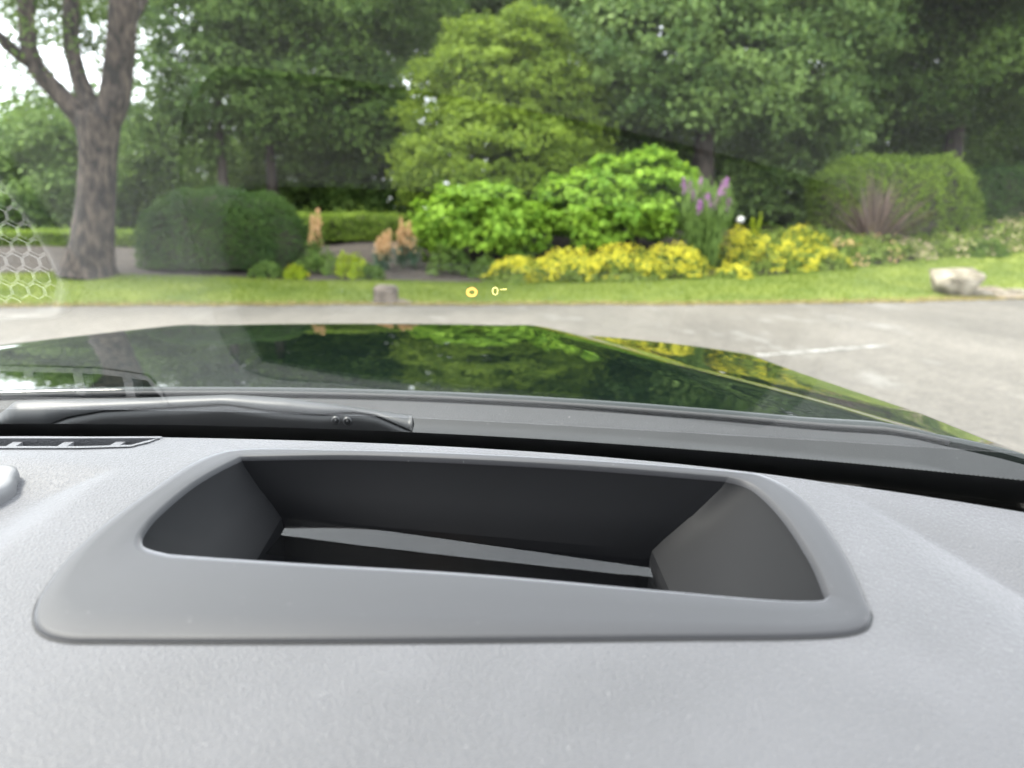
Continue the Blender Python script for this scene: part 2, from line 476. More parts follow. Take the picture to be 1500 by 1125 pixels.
def crown_pts(lobes, clumps, per, cr, flat=.5, shell=(.62, 1.03), up=.5, jit=.6, seed=1, low=-.75):
    """leaf positions/normals/tints over a set of ellipsoid lobes; leaves gather in flattened clumps"""
    r_ = np.random.default_rng(seed)
    lob = np.asarray(lobes, float)      # cx cy cz rx ry rz
    w = (lob[:, 3] * lob[:, 5]); w = w / w.sum()
    li = r_.choice(len(lob), clumps, p=w)
    d = r_.normal(size=(clumps, 3)); d /= np.linalg.norm(d, axis=1, keepdims=True)
    bad = d[:, 2] < low
    d[bad, 2] *= -1
    rr = r_.uniform(shell[0], shell[1], (clumps, 1))
    wob = 1 + .10 * np.sin(d[:, :1] * 7 + li[:, None]) + .08 * np.sin(d[:, 2:] * 9 + 2 * li[:, None])
    c = lob[li, :3] + d * lob[li, 3:] * rr * wob
    ct = np.clip(r_.normal(.42, .2, clumps), 0, 1)
    off = r_.normal(size=(clumps, per, 3)) * cr * r_.uniform(.6, 1.35, (clumps, 1, 1))
    off[:, :, 2] *= flat
    p = c[:, None, :] + off
    p[:, :, 2] -= .35 * np.linalg.norm(off[:, :, :2], axis=2) * r_.uniform(.2, 1.2, (clumps, 1))   # sprays droop
    nn = d[:, None, :] * .7 + np.array([0, 0, up]) + r_.normal(size=(clumps, per, 3)) * jit
    tt = ct[:, None] + r_.normal(0, .16, (clumps, per))
    return p.reshape(-1, 3), nn.reshape(-1, 3), tt.reshape(-1)

# ------------------------------------------------------------------ trees and shrubs
def lobe_px(u, v, Y, w, h, dep=None):
    """ellipsoid lobe whose outline sits at image position u,v with full width w and height h (pixels) at depth Y"""
    p = at_y(u, v, Y); k = m_per_px(Y)
    return (p[0], p[1], p[2], w * k / 2, (dep if dep else w * k / 2), h * k / 2)
def make_tree(name, label, u, Y, trunk_r, lobes, mat, clumps, per, cr, leaf, bark='bark_dark', group=None, seed=1, flat=.5, aspect=.5, lean=0.0, trunk_top=None, shell=(.55, 1.03)):
    b = base_pt(u, Y)
    t = empty(name, b, label, 'tree', group)
    lob = np.array(lobes)
    zt = trunk_top or (lob[:, 2].max())
    r_ = np.random.default_rng(seed)
    top = np.array([b[0] + lean, b[1], b[2] + (zt - b[2])])
    path = [b + (top - b) * s + np.array([.15 * math.sin(5 * s + seed), .1 * math.sin(4 * s), 0]) * s for s in np.linspace(0, 1, 10)]
    path[0] = path[0] - np.array([0, 0, .15])
    rad = [trunk_r * (1.45 - .45 * min(1, i / 1.5)) * (1 - .75 * i / 9) for i in range(10)]
    mesh_obj('trunk', *tube(path, rad, 12, wob=.08, seed=seed), M[bark], t)
    for i, l in enumerate(lob[:10]):
        s = .3 + .5 * r_.random()
        p0 = path[int(s * 9)]
        p1 = l[:3] * 1.0
        mid = (p0 + p1) / 2 + np.array([0, 0, .25 * np.linalg.norm(p1 - p0) * .4])
        mesh_obj('limb', *tube([p0, mid, p1], [trunk_r * .35, trunk_r * .22, trunk_r * .08], 7, wob=.06, seed=i), M[bark], t)
    p, nn, tt = crown_pts(lobes, int(clumps * 1.5), per, cr * 1.1, flat, shell, seed=seed)
    leaves('crown', p, nn, 1.45 * leaf * np.random.default_rng(seed).uniform(.7, 1.3, len(p)), tt, M[mat], t, aspect)
    return t

BG = 'tall trees behind the flower bed'
# --- big forked tree on the left
YT = 15.2
bl = base_pt(133, YT)
tree = empty('forked_tree', bl, 'large grey-brown forked tree trunk on the lawn at far left', 'tree')
def limb(pts, name='limb', n=14, seed=0, start_y=YT):
    P3 = spline([at_y(u, v, Y) for (u, v, Y, w) in pts], 22)
    W = np.interp(np.linspace(0, len(pts) - 1, 22), range(len(pts)), [w * m_per_px(Y) / 2 for (u, v, Y, w) in pts])
    return mesh_obj(name, *tube(P3, W, n, wob=.05, seed=seed), M['bark'], tree)
limb([(131, 405, YT, 92), (132, 388, YT, 72), (136, 355, YT, 59), (140, 300, YT, 52), (143, 240, YT, 49), (144, 195, YT, 56), (146, 168, YT, 60)], 'trunk', 20, 3)
limb([(140, 200, YT, 34), (117, 170, YT, 30), (85, 135, YT - .1, 26), (57, 105, YT - .2, 25), (44, 75, YT - .3, 23), (40, 40, YT - .3, 22), (38, -10, YT - .4, 21), (30, -120, YT - .4, 17), (10, -300, YT - .5, 9)], seed=4)
limb([(50, 95, YT - .2, 18), (25, 78, YT - .5, 17), (0, 55, YT - .8, 16), (-60, 10, YT - 1.2, 14), (-160, -80, YT - 1.6, 9)], seed=5)
limb([(143, 180, YT, 34), (128, 145, YT + .2, 26), (114, 108, YT + .3, 22), (104, 65, YT + .4, 21), (104, 20, YT + .5, 21), (106, -40, YT + .6, 19), (120, -220, YT + .8, 9)], seed=6)
limb([(152, 185, YT, 40), (166, 150, YT, 42), (173, 110, YT, 40), (178, 60, YT - .1, 38), (182, 0, YT - .2, 37), (190, -80, YT - .3, 31), (215, -260, YT - .4, 14)], seed=7)
limb([(178, 60, YT, 14), (200, 20, YT + .8, 12), (240, -60, YT + 1.5, 8)], seed=8)
lo = [lobe_px(60, -230, YT, 520, 330), lobe_px(250, -190, YT + .5, 420, 300), lobe_px(-140, -120, YT - .5, 420, 330), lobe_px(90, -360, YT, 460, 300)]
p1 = crown_pts(lo, 420, 60, .34, .55, seed=11)
# thin sprays hanging between the limbs
lo2 = [lobe_px(70, 30, YT + .8, 260, 150), lobe_px(20, 120, YT + .6, 190, 90), lobe_px(130, 60, YT + .9, 130, 160), lobe_px(30, 40, YT - 1, 150, 90)]
p2 = crown_pts(lo2 + [lobe_px(90, 150, YT + 1.5, 220, 70), lobe_px(40, 0, YT + 1.5, 260, 110)], 360, 15, .17, .6, (.15, 1.0), seed=12)
P_ = [np.concatenate([a, b]) for a, b in zip(p1, p2)]
leaves('crown', P_[0], P_[1], rng.uniform(.07, .13, len(P_[0])), P_[2], M['leaf_mid'], tree, .55)

# --- background trees
make_tree('evergreen_tree', 'dark green spreading tree with slim trunk behind rounded clipped hedge', 333, 25, .17,
          [lobe_px(300, 60, 25, 240, 210), lobe_px(250, -60, 25.5, 260, 220), lobe_px(350, 140, 24.6, 200, 130), lobe_px(390, -40, 25, 260, 240), lobe_px(240, 170, 25.5, 110, 110), lobe_px(330, -230, 25.5, 330, 300), lobe_px(285, 205, 25.4, 130, 80)],
          'leaf_blue', 900, 60, .30, .13, group=BG, seed=21)
make_tree('evergreen_tree', 'dark green tree with slim dark trunk left of the big round shrub', 404, 26, .19,
          [lobe_px(450, 60, 26, 240, 220), lobe_px(520, 150, 26, 190, 150), lobe_px(520, -30, 26.5, 260, 260), lobe_px(430, 175, 25.5, 180, 90), lobe_px(480, -220, 26.5, 320, 300), lobe_px(565, 190, 26.3, 90, 120)],
          'leaf_dark', 900, 60, .30, .13, group=BG, seed=22)
make_tree('pale_leaved_tree', 'pale green tree rising high behind the big round shrub', 700, 36, .30,
          [lobe_px(640, 40, 36, 210, 200), lobe_px(760, 10, 36, 230, 180), lobe_px(690, -130, 36, 330, 240), lobe_px(590, -60, 36.5, 180, 240), lobe_px(840, -60, 36.5, 200, 260)],
          'leaf_pale', 700, 60, .42, .18, group=BG, seed=23)
make_tree('broad_tree', 'broad glossy green tree with thick brown trunk right of centre', 1026, 23.5, .36,
          [lobe_px(960, 60, 22.6, 250, 190), lobe_px(1090, 95, 22.2, 260, 170), lobe_px(1190, 30, 23, 210, 200), lobe_px(900, 120, 23.5, 150, 190), lobe_px(1180, 160, 22.4, 170, 100),
           lobe_px(1060, -60, 23.5, 360, 250), lobe_px(900, -80, 24, 230, 260), lobe_px(1000, 150, 22.4, 180, 110), lobe_px(1080, -220, 24, 420, 280), lobe_px(1250, 195, 22.6, 80, 40), lobe_px(925, 195, 24.2, 110, 90)],
          'leaf_holly', 1250, 60, .27, .125, group=BG, seed=24, flat=.42)
make_tree('dark_tree', 'dark green tree with blackish trunk behind flat-topped hedge', 1385, 27, .34,
          [lobe_px(1330, 90, 26.5, 210, 220), lobe_px(1420, 60, 26.5, 200, 220), lobe_px(1300, -60, 27, 250, 260), lobe_px(1460, -60, 27, 260, 260), lobe_px(1390, -220, 27, 420, 300), lobe_px(1340, 150, 26, 160, 100), lobe_px(1500, 130, 27, 130, 130)],
          'leaf_dark', 1000, 60, .30, .13, group=BG, seed=25)
make_tree('light_leaved_tree', 'lighter green tree leaning into the right edge above the hedge', 1560, 22.5, .22,
          [lobe_px(1490, 85, 22.2, 120, 80), lobe_px(1600, 60, 22.5, 200, 180), lobe_px(1560, -120, 22.5, 300, 260)],
          'leaf_mid', 420, 60, .26, .125, group=BG, seed=26)
far = [(-330, 40, 330), (130, 46, 210), (480, 44, 300), (820, 45, 300), (1120, 42, 320), (1420, 40, 320), (1800, 36, 420)]
farl = ['distant hazy green tree beyond the left edge', 'low distant tree glimpsed behind the forked trunk', 'distant dark tree filling gaps above the clipped round hedge', 'distant dark tree behind the tip of the round shrub',
        'distant dark tree filling gaps behind the thick brown trunk', 'distant dark tree filling gaps behind the blackish trunk', 'distant dark tree beyond the right edge']
for i, (u, Y, w) in enumerate(far):
    top = -160 if i != 1 else 215
    lob = [lobe_px(u + random.uniform(-.2, .2) * w, v, Y, w * random.uniform(.75, 1.05), 230) for v in (([240, 120, 0, -110, -220]) if i != 1 else ([300, 250]))]
    make_tree('distant_tree', farl[i], u, Y, .4, lob, 'leaf_blue' if i % 2 else 'leaf_dark', 430 if i != 1 else 200, 45, .62, .32, group='distant trees at the back of the garden', seed=40 + i)

def make_shrub(name, label, cat, u, Y, lobes, mat, clumps, per, cr, leaf, group=None, seed=1, flat=.6, aspect=.55, shell=(.75, 1.03), stems=6, up=.5, jit=.6, core=None):
    b = base_pt(u, Y)
    t = empty(name, b, label, cat, group)
    r_ = np.random.default_rng(seed)
    mb = MB()
    lob = np.array(lobes)
    for i in range(stems):
        l = lob[i % len(lob)]
        q = l[:3] + r_.normal(size=3) * l[3:] * .25
        s0 = b + np.array([r_.uniform(-.3, .3), r_.uniform(-.2, .2), -.08])
        mb.add(tube([s0, (s0 + q) / 2 + np.array([0, 0, .1]), q], [.05, .035, .012], 6))
    mb.build('stems', M['twig_and_core'], t)
    p, nn, tt = crown_pts(lobes, clumps, per, cr, flat, shell, up, jit, seed)
    g_ = ground_z(p[:, 0], p[:, 1]) - .02
    keep = p[:, 2] > g_
    p, nn, tt = p[keep], nn[keep], tt[keep]
    leaves('foliage', p, nn, leaf * r_.uniform(.7, 1.3, len(p)), tt, M[mat], t, aspect)
    return t

# understory that closes the view below the crowns
US = 'dark evergreen shrubs below the trees'
und = [(-60, 27, 260, 180, 300, 'leaf_mid', 'light shrub thicket left of the forked trunk'), (60, 25, 210, 230, 290, 'leaf_blue', 'tall shrub seen behind the forked trunk'), (215, 28.5, 150, 200, 285, 'leaf_blue', 'grey-green shrub between forked trunk and clipped hedge'),
       (300, 30, 190, 140, 280, 'leaf_dark', 'dark shrub just behind the rounded clipped hedge'), (440, 29, 200, 130, 270, 'leaf_mid', 'green shrub below the slim trunks'), (550, 28, 150, 170, 265, 'leaf_dark', 'dark shrub at the left foot of the round shrub'),
       (880, 27, 150, 190, 250, 'leaf_dark', 'dark shrub at the right foot of the round shrub'), (980, 28, 190, 170, 245, 'leaf_dark', 'dark shrub left of the thick brown trunk'), (1130, 25.5, 210, 160, 262, 'leaf_holly', 'dark glossy shrub right of the thick brown trunk'),
       (1270, 30, 190, 200, 215, 'leaf_dark', 'dark shrub behind the flat-topped hedge'), (1440, 31, 240, 190, 215, 'leaf_dark', 'dark shrub in the deep shade at far right'), (1640, 30, 260, 220, 210, 'leaf_dark', 'dark shrub beyond the right edge')]
for i, (u, Y, w, h, v, mt, lb) in enumerate(und):
    make_shrub('evergreen_shrub', lb, 'shrub', u, Y, [lobe_px(u, v, Y, w, h), lobe_px(u - w * .25, v + 25, Y - .3, w * .6, h * .8), lobe_px(u + w * .25, v + 20, Y + .2, w * .6, h * .9)],
               mt, 460, 40, .27, .19, US, 60 + i)

# --- big rounded rhododendron
make_shrub('round_shrub', 'very large dome-shaped light green shrub in the middle of the garden', 'shrub', 735, 21.5,
           [lobe_px(745, 130, 21.5, 215, 190), lobe_px(690, 165, 21.4, 170, 170), lobe_px(800, 185, 21.6, 150, 190), lobe_px(720, 235, 20.6, 250, 150), lobe_px(780, 60, 21.8, 90, 70), lobe_px(640, 250, 20.9, 110, 120), lobe_px(800, 240, 21.0, 130, 120)],
           'leaf_rhodo', 2000, 40, .16, .125, seed=80, flat=.4, shell=(.86, 1.03), stems=10)
# --- lime green hydrangeas
make_shrub('lime_leaf_bush', 'bright lime-green bush, the lower left one of two before the dome shrub', 'bush', 700, 17.6,
           [lobe_px(700, 325, 17.6, 165, 100), lobe_px(650, 330, 17.5, 90, 85), lobe_px(750, 332, 17.5, 90, 95), lobe_px(715, 305, 17.8, 110, 60)],
           'leaf_hyd', 520, 22, .10, .15, 'lime-green bushes', 81, flat=.45, aspect=.7, shell=(.82, 1.03), jit=.45)
make_shrub('lime_leaf_bush', 'bright lime-green bush, the taller right one beside the purple flower spikes', 'bush', 905, 18.2,
           [lobe_px(930, 290, 18.2, 175, 125), lobe_px(850, 305, 18.0, 120, 105), lobe_px(960, 275, 18.4, 110, 85), lobe_px(900, 320, 17.9, 170, 80), lobe_px(985, 300, 18.3, 80, 90)],
           'leaf_hyd', 760, 22, .10, .15, 'lime-green bushes', 82, flat=.45, aspect=.7, shell=(.82, 1.03), jit=.45)

# --- clipped hedges
def make_hedge(name, label, u0, u1, vtop, Y, depth, mat, n, leaf, seed, power=4.0, group=None, tops=None):
    r_ = np.random.default_rng(seed)
    a = at_y(u0, vtop, Y); c = at_y(u1, vtop, Y)
    cx = (a[0] + c[0]) / 2; rx = abs(c[0] - a[0]) / 2
    zb = gz(cx, Y) - .05; zt = a[2]
    rz = (zt - zb)
    b = np.array([cx, Y, gz(cx, Y)])
    t = empty(name, b, label, 'hedge', group)
    d = r_.normal(size=(n, 3)); d[:, 2] = np.abs(d[:, 2]); 
    box = r_.uniform(-1, 1, (n, 3)); box[:, 2] = r_.uniform(0, 1, n)
    ax = r_.choice(3, n, p=[.2, .5, .3]); sg = r_.choice([-1, 1], n)
    for k in range(3):
        box[ax == k, k] = sg[ax == k] if k < 2 else 1
    nrm_ = (np.abs(box) ** power).sum(1) ** (1 / power)
    q = box / nrm_[:, None]
    nn = np.sign(q) * np.abs(q) ** (power - 1) / np.array([rx, depth, rz])
    nn /= np.linalg.norm(nn, axis=1, keepdims=True)
    bumps = 1 + .035 * np.sin(q[:, 0] * 9 + seed) * np.sin(q[:, 2] * 7 + q[:, 0] * 3) + .022 * np.sin(q[:, 0] * 33 + 5 * np.sin(q[:, 2] * 17)) + .02 * np.sin(q[:, 0] * 21 + 3 * q[:, 2])
    pts = np.array([cx, Y, zb]) + q * np.array([rx, depth, rz]) * (r_.normal(.985, .022, (n, 1)) * bumps[:, None])
    tt = .45 + .25 * np.sin(q[:, 0] * 6 + 5 * q[:, 2] + seed) * np.sin(q[:, 2] * 11 + 3 * q[:, 0]) + r_.normal(0, .2, n)
    stray = r_.random(n) < .04
    pts[stray] += nn[stray] * np.abs(r_.normal(0, .07, (stray.sum(), 1))) + np.array([0, 0, .02])
    leaves('foliage', pts, nn + r_.normal(size=(n, 3)) * .8, leaf * r_.uniform(.7, 1.3, n), tt, M[mat], t, .55)
    # solid dark core added to block light and darken gaps between leaves
    th, ph = np.meshgrid(np.linspace(0, 2 * math.pi, 25)[:-1], np.linspace(0, math.pi / 2, 8), indexing='ij')
    e = np.stack([np.cos(th) * np.cos(ph), np.sin(th) * np.cos(ph), np.sin(ph)], -1).reshape(-1, 3)
    e /= ((np.abs(e) ** power).sum(1) ** (1 / power))[:, None]
    mesh_obj('light_blocking_core', np.array([cx, Y, zb]) + e * np.array([rx, depth, rz]) * .93, grid_faces(24, 8, True), M['twig_and_core'], t)
    return t
make_hedge('clipped_hedge', 'dark rounded clipped hedge beside the forked tree on the left', 204, 446, 279, 17.3, 1.3, 'leaf_hedge', 30000, .062, 90, 2.7, 'clipped hedges')
make_hedge('clipped_hedge', 'flat-topped light green clipped hedge behind the spiky brownish plant', 1198, 1420, 233, 20.8, 1.2, 'leaf_hedge_lit', 26000, .075, 91, 4.2, 'clipped hedges')
make_hedge('clipped_hedge', 'darker low clipped hedge at the right edge of the picture', 1405, 1640, 249, 22.5, 1.0, 'leaf_hedge', 22000, .08, 92, 6, 'clipped hedges')
make_hedge('low_hedge', 'low box hedge seen right behind the forked tree trunk', -160, 232, 338, 21, .8, 'leaf_hedge_lit', 20000, .075, 93, 8, 'low box hedges')
make_hedge('low_hedge', 'low box hedge between the rounded hedge and the lime bushes', 430, 600, 314, 20.5, .8, 'leaf_hedge_lit', 12000, .075, 94, 8, 'low box hedges')

# --- flowering perennials
def mound(name, label, cat, u, Y, w, h, leafm, nleaf, leafs, flm=None, nfl=0, fls=.05, group=None, seed=1, dep=None, jit=.7):
    """low mounded plant: leaves over a dome, flowers held on top"""
    r_ = np.random.default_rng(seed)
    b = base_pt(u, Y); k = m_per_px(Y)
    rx, rz = w * k / 2, h * k; ry = dep or rx * .7
    t = empty(name, b, label, cat, group)
    def dome(n, lo, hi):
        c = max(6, n // 14)
        a = r_.uniform(0, 6.283, c); q = np.sqrt(r_.uniform(0, 1, c))
        cl = np.stack([np.cos(a) * q, np.sin(a) * q], 1)
        i = r_.integers(0, c, n)
        xy = cl[i] + r_.normal(0, .10, (n, 2))
        rr = np.clip(np.linalg.norm(xy, axis=1), 0, 1.1)
        zz = np.sqrt(np.clip(1.05 - rr ** 2, .04, None)) * (.78 + .3 * np.sin(i * 1.7) ** 2)
        fz = r_.uniform(lo, hi, n)
        x = b[0] + xy[:, 0] * rx; y = b[1] + xy[:, 1] * ry
        z = ground_z(x, y) - .02 + zz * rz * fz + .01
        nn = np.stack([xy[:, 0] * .7, xy[:, 1] * .7, np.full(n, .8)], 1) + r_.normal(size=(n, 3)) * jit * .6
        return np.stack([x, y, z], 1), nn, .45 + .2 * np.sin(i * 2.3) + r_.normal(0, .18, n)
    p, nn, tt = dome(nleaf, .12, 1.0)
    leaves('foliage', p, nn, leafs * r_.uniform(.7, 1.3, nleaf), tt, M[leafm], t, .6)
    if flm:
        p, nn, tt = dome(nfl, .86, 1.1)
        leaves('flowers', p, nn + np.array([0, -.4, .3]), fls * r_.uniform(.7, 1.3, nfl), tt, M[flm], t, .9, 'stuff')
    return t
YG = 'yellow-flowering mounds along the lawn'
yel = [(765, 16.0, 90, 48, 'yellow flower mound at the left end of the yellow row'), (835, 16.2, 110, 58, 'yellow flower mound second from the left in the front row'), (910, 16.2, 110, 60, 'yellow flower mound in the middle of the front row'),
       (985, 16.4, 100, 58, 'yellow flower mound at the right end of the front row'), (1080, 17.2, 75, 70, 'tall bright yellow flower mound beside the purple spikes'), (1125, 16.9, 110, 55, 'greenish yellow flower mound right of the tall one'),
       (1195, 16.9, 90, 42, 'small yellow flower mound at the edge of the right bed'), (1075, 16.1, 55, 26, 'tiny yellow and green tuft at the lawn edge')]
for i, (u, Y, w, h, lb) in enumerate(yel):
    mound('yellow_flower_mound', lb, 'flowers', u, Y - .15, w * 1.15, h * .72, 'leaf_low', 1600, .075, 'fl_yellow', 900 if i < 5 else 420, .055, YG, 110 + i)
low = [(1225, 17.9, 110, 40, 'leaf_mid', None, 0, 'green leafy clump below the spiky brownish plant'), (1180, 17.6, 90, 50, 'leaf_low', 'fl_yellow', 250, 'loose green clump with few yellow flowers at right'),
       (1300, 17.9, 150, 30, 'leaf_low', 'fl_pink', 150, 'pale low ground cover with tiny pink flowers below the flat hedge'), (1385, 18.1, 140, 30, 'leaf_low', 'fl_pink', 150, 'pink-dotted low ground cover left of the right edge'),
       (1470, 18.5, 130, 40, 'leaf_low', 'fl_pink', 160, 'taller pink-dotted ground cover at the right edge'), (1440, 17.7, 70, 26, 'leaf_mid', None, 0, 'small dark green tuft in the pink ground cover'), (1260, 17.4, 120, 40, 'leaf_low', 'fl_orange', 160, 'low clump with a few orange flowers on the right'),
       (1540, 18.8, 150, 46, 'leaf_low', 'fl_pink', 200, 'pink-dotted ground cover beyond the right edge'),
       (660, 16.3, 70, 42, 'leaf_mid', None, 0, 'leafy green weeds below the left lime bush'), (712, 16.1, 50, 30, 'leaf_mid', None, 0, 'small green seedling clump at the lawn edge in the centre'),
       (468, 16.3, 75, 34, 'leaf_mid', None, 0, 'green clump at the foot of the pale orange plume'), (390, 15.7, 50, 22, 'leaf_mid', None, 0, 'small green tuft below the rounded hedge'),
       (515, 16.0, 55, 36, 'leaf_lime', None, 0, 'lime-yellow leafy tuft behind the square stone'), (545, 15.9, 36, 20, 'leaf_mid', None, 0, 'small green tuft right above the square stone'),
       (433, 15.7, 34, 18, 'leaf_lime', 'fl_yellow', 60, 'tiny yellow tuft on bare soil at left'), (760, 17.0, 60, 40, 'leaf_mid', None, 0, 'shaded green clump between the two lime bushes'), (1140, 19.3, 120, 30, 'leaf_low', None, 0, 'low green clump in front of the dark shade')]
for i, (u, Y, w, h, lm, fm, nf, lb) in enumerate(low):
    mound('low_leafy_plant', lb, 'plant', u, Y, w, h, lm, 1500 if w > 80 else 700, .085, fm, nf, .05, 'low plants in the flower bed', 140 + i)

def plume_plant(label, u, Y, stems, h_px, w_px, flm, leafm, seed, group, fl_from=.6, fl_r=.05, leaf=.12, lean=0.0, name='plume_flower'):
    r_ = np.random.default_rng(seed)
    b = base_pt(u, Y); k = m_per_px(Y)
    t = empty(name, b, label, 'flowers', group)
    H = h_px * k; W = w_px * k
    lp, ln, lt, fp, fn, ft = [], [], [], [], [], []
    for i in range(stems):
        x0 = b + np.array([r_.uniform(-.25, .25) * W, r_.uniform(-.2, .2) * W, 0])
        top = b + np.array([(r_.uniform(-.5, .5) + lean) * W, r_.uniform(-.3, .3) * W, H * r_.uniform(.72, 1.0)])
        mid = (x0 + top) / 2 + np.array([0, 0, .03])
        mesh_obj('stem', *tube([x0 - np.array([0, 0, .05]), mid, top], [.012, .010, .005], 5), M['stem'], t)
        for s in np.linspace(.08, fl_from + .1, 26):
            q = x0 + (top - x0) * s
            for _ in range(3):
                lp.append(q + r_.normal(size=3) * .07); ln.append(r_.normal(size=3) + np.array([0, -.3, .6])); lt.append(r_.uniform(.1, .9))
        if name == 'purple_spike_plant' and i % 3: continue
        for s in np.linspace(fl_from, 1.0, 34):
            q = x0 + (top - x0) * s
            for _ in range(4):
                rr = fl_r * (1.15 - .8 * (s - fl_from) / (1 - fl_from))
                fp.append(q + r_.normal(size=3) * rr); fn.append(r_.normal(size=3)); ft.append(r_.uniform(.1, .9))
    if name == 'purple_spike_plant':
        lp, ln = np.array(lp), np.array(ln); ln[:, 1] = -1.0; ln[:, 2] = .3
        tg_ = r_.normal(size=(len(lp), 3)) * .18 + np.array([0, 0, 1.0])
        leaves('foliage', lp, ln, leaf * 1.3 * r_.uniform(.7, 1.3, len(lp)), np.array(lt), M[leafm], t, .13, None, tg_)
    else:
        leaves('foliage', np.array(lp), np.array(ln), leaf * r_.uniform(.7, 1.3, len(lp)), np.array(lt), M[leafm], t, .3)
    leaves('flowers', np.array(fp), np.array(fn), .055 * r_.uniform(.7, 1.3, len(fp)), np.array(ft), M[flm], t, .8, 'stuff')
    return t
OG = 'orange plume flowers'
plume_plant('pale orange plume leaning beside the rounded clipped hedge', 458, 16.7, 4, 88, 34, 'fl_orange', 'leaf_mid', 171, OG, .45, .05, lean=.35)
plume_plant('orange plumes, left clump over grey-green leaves', 562, 16.6, 5, 62, 42, 'fl_orange', 'leaf_glauc', 172, OG, .42, .06)
plume_plant('orange plumes, right clump beside the lime bush', 600, 16.8, 6, 72, 52, 'fl_orange', 'leaf_glauc', 173, OG, .42, .06)
plume_plant('tall clump of thin stems with purple flower spikes', 1026, 16.9, 46, 132, 84, 'fl_purple', 'leaf_spike', 174, 'purple flower spikes', .84, .03, .17, name='purple_spike_plant')
plume_plant('thin yellow-green spike behind the yellow mounds', 1105, 17.9, 3, 72, 20, 'leaf_lime', 'leaf_mid', 175, 'thin spikes', .55, .03, .10, name='spike_plant')

# white rose
b = base_pt(1085, 18.6); t = empty('white_flower', b, 'single white flower on a thin stem in front of the shade', 'flower')
top = at_y(1085, 322, 18.6)
mesh_obj('stem', *tube([b - np.array([0, 0, .05]), top], [.012, .008], 6), M['stem'], t)
d = rng.normal(size=(90, 3)); d /= np.linalg.norm(d, axis=1, keepdims=True)
leaves('flower_head', top + d * .07, d, .09, rng.uniform(.2, .9, 90), M['fl_white'], t, .9)
b2 = base_pt(1085, 18.6)
leaves('foliage', b2 + rng.normal(size=(160, 3)) * np.array([.14, .12, .06]) + np.array([0, 0, .22]), rng.normal(size=(160, 3)) + np.array([0, 0, .7]), .09, rng.uniform(0, 1, 160), M['leaf_mid'], t, .5)

# --- spiky flax
b = base_pt(1278, 18.5); t = empty('spiky_plant', b, 'purple-brown spiky sword-leaved plant before the flat-topped hedge', 'plant')
k = m_per_px(19.2)
for i in range(170):
    a = random.uniform(0, 6.283); el = random.uniform(.5, 1.42); Lh = random.uniform(85, 125) * k
    dr = np.array([math.cos(a) * math.cos(el), math.sin(a) * math.cos(el), math.sin(el)])
    side = np.cross(dr, [0, 0, 1.0]); side /= np.linalg.norm(side)
    vs = []; w0 = random.uniform(.014, .026)
    for j in range(6):
        s = j / 5
        q = b + dr * Lh * s * np.array([1, 1, 1]) + np.array([0, 0, -.22 * Lh * s ** 2.5 * math.cos(el) + .02])
        w = w0 * (1 - s ** 2) + .004
        vs += [tuple(q - side * w + np.array([0, 0, .012])), tuple(q), tuple(q + side * w + np.array([0, 0, .012]))]
    fs = []
    for j in range(5):
        o_ = j * 3
        fs += [(o_, o_ + 1, o_ + 4, o_ + 3), (o_ + 1, o_ + 2, o_ + 5, o_ + 4)]
    o = mesh_obj('blade', vs, fs, M['flax'], t)
    at_ = o.data.attributes.new('tint', 'FLOAT', 'FACE'); at_.data.foreach_set('value', [random.random()] * len(fs))

# --- stones
def rock(name, label, verts, faces, mat, loc, sub=3, rough=.02, seed=0):
    import bmesh
    bm = bmesh.new()
    vv = [bm.verts.new(v) for v in verts]
    for f in faces: bm.faces.new([vv[i] for i in f])
    bmesh.ops.bevel(bm, geom=list(bm.edges), offset=.025, segments=2, affect='EDGES')
    bmesh.ops.triangulate(bm, faces=bm.faces)
    bmesh.ops.subdivide_edges(bm, edges=bm.edges, cuts=sub, use_grid_fill=True)
    from mathutils import noise
    for v in bm.verts:
        n = noise.fractal(v.co * 5 + Vector((seed, 0, 0)), 1.0, 2.0, 5)
        v.co += v.normal * n * rough if v.normal.length else Vector()
    me = bpy.data.meshes.new(name); bm.to_mesh(me); bm.free()
    me.materials.append(mat); me.polygons.foreach_set('use_smooth', [True] * len(me.polygons))
    o = bpy.data.objects.new(name, me); sc.collection.objects.link(o); o.location = loc
    return tag(o, label, 'rock')
yb = float(y_road(-2.1)) + .18
b = base_pt(567, yb)
k = m_per_px(yb)
hw, hh = 18 * k, 29 * k
rock('square_stone', 'small square grey-brown stone block on the edge of the lawn', [(-hw, -.17, -.06), (hw * .95, -.19, -.06), (hw * .9, .2, -.06), (-hw, .2, -.06), (-hw * 1.02, -.15, hh), (hw * .82, -.17, hh * .9), (hw * .8, .18, hh * .95), (-hw * .9, .19, hh * 1.02)],
     [(3, 2, 1, 0), (4, 5, 6, 7), (0, 1, 5, 4), (1, 2, 6, 5), (2, 3, 7, 6), (3, 0, 4, 7)], M['stone_grey'], b, 3, .018, 3)
b = base_pt(1398, 14.1); k = m_per_px(14.1)
W, H = 36 * k, 41 * k
rock('boulder', 'pale angular sandstone boulder lying on the right side of the lawn', [(-W * .55, -.22, H * .12), (W * .25, -.25, -.04), (W * .62, .22, -.04), (-W * .5, .3, -.04), (-W * 1.0, -.2, H * .42), (W * .98, -.25, H * .72), (W * 1.0, .3, H * .98), (-W * .86, .3, H * .95), (-W * .4, -.3, H * .66), (W * .55, -.34, H * .50)],
     [(3, 2, 1, 0), (7, 4, 8, 5, 6), (0, 8, 4), (0, 1, 9, 8), (1, 5, 9), (8, 9, 5), (1, 2, 6, 5), (2, 3, 7, 6), (3, 0, 4, 7)], M['stone'], b, 3, .025, 8)
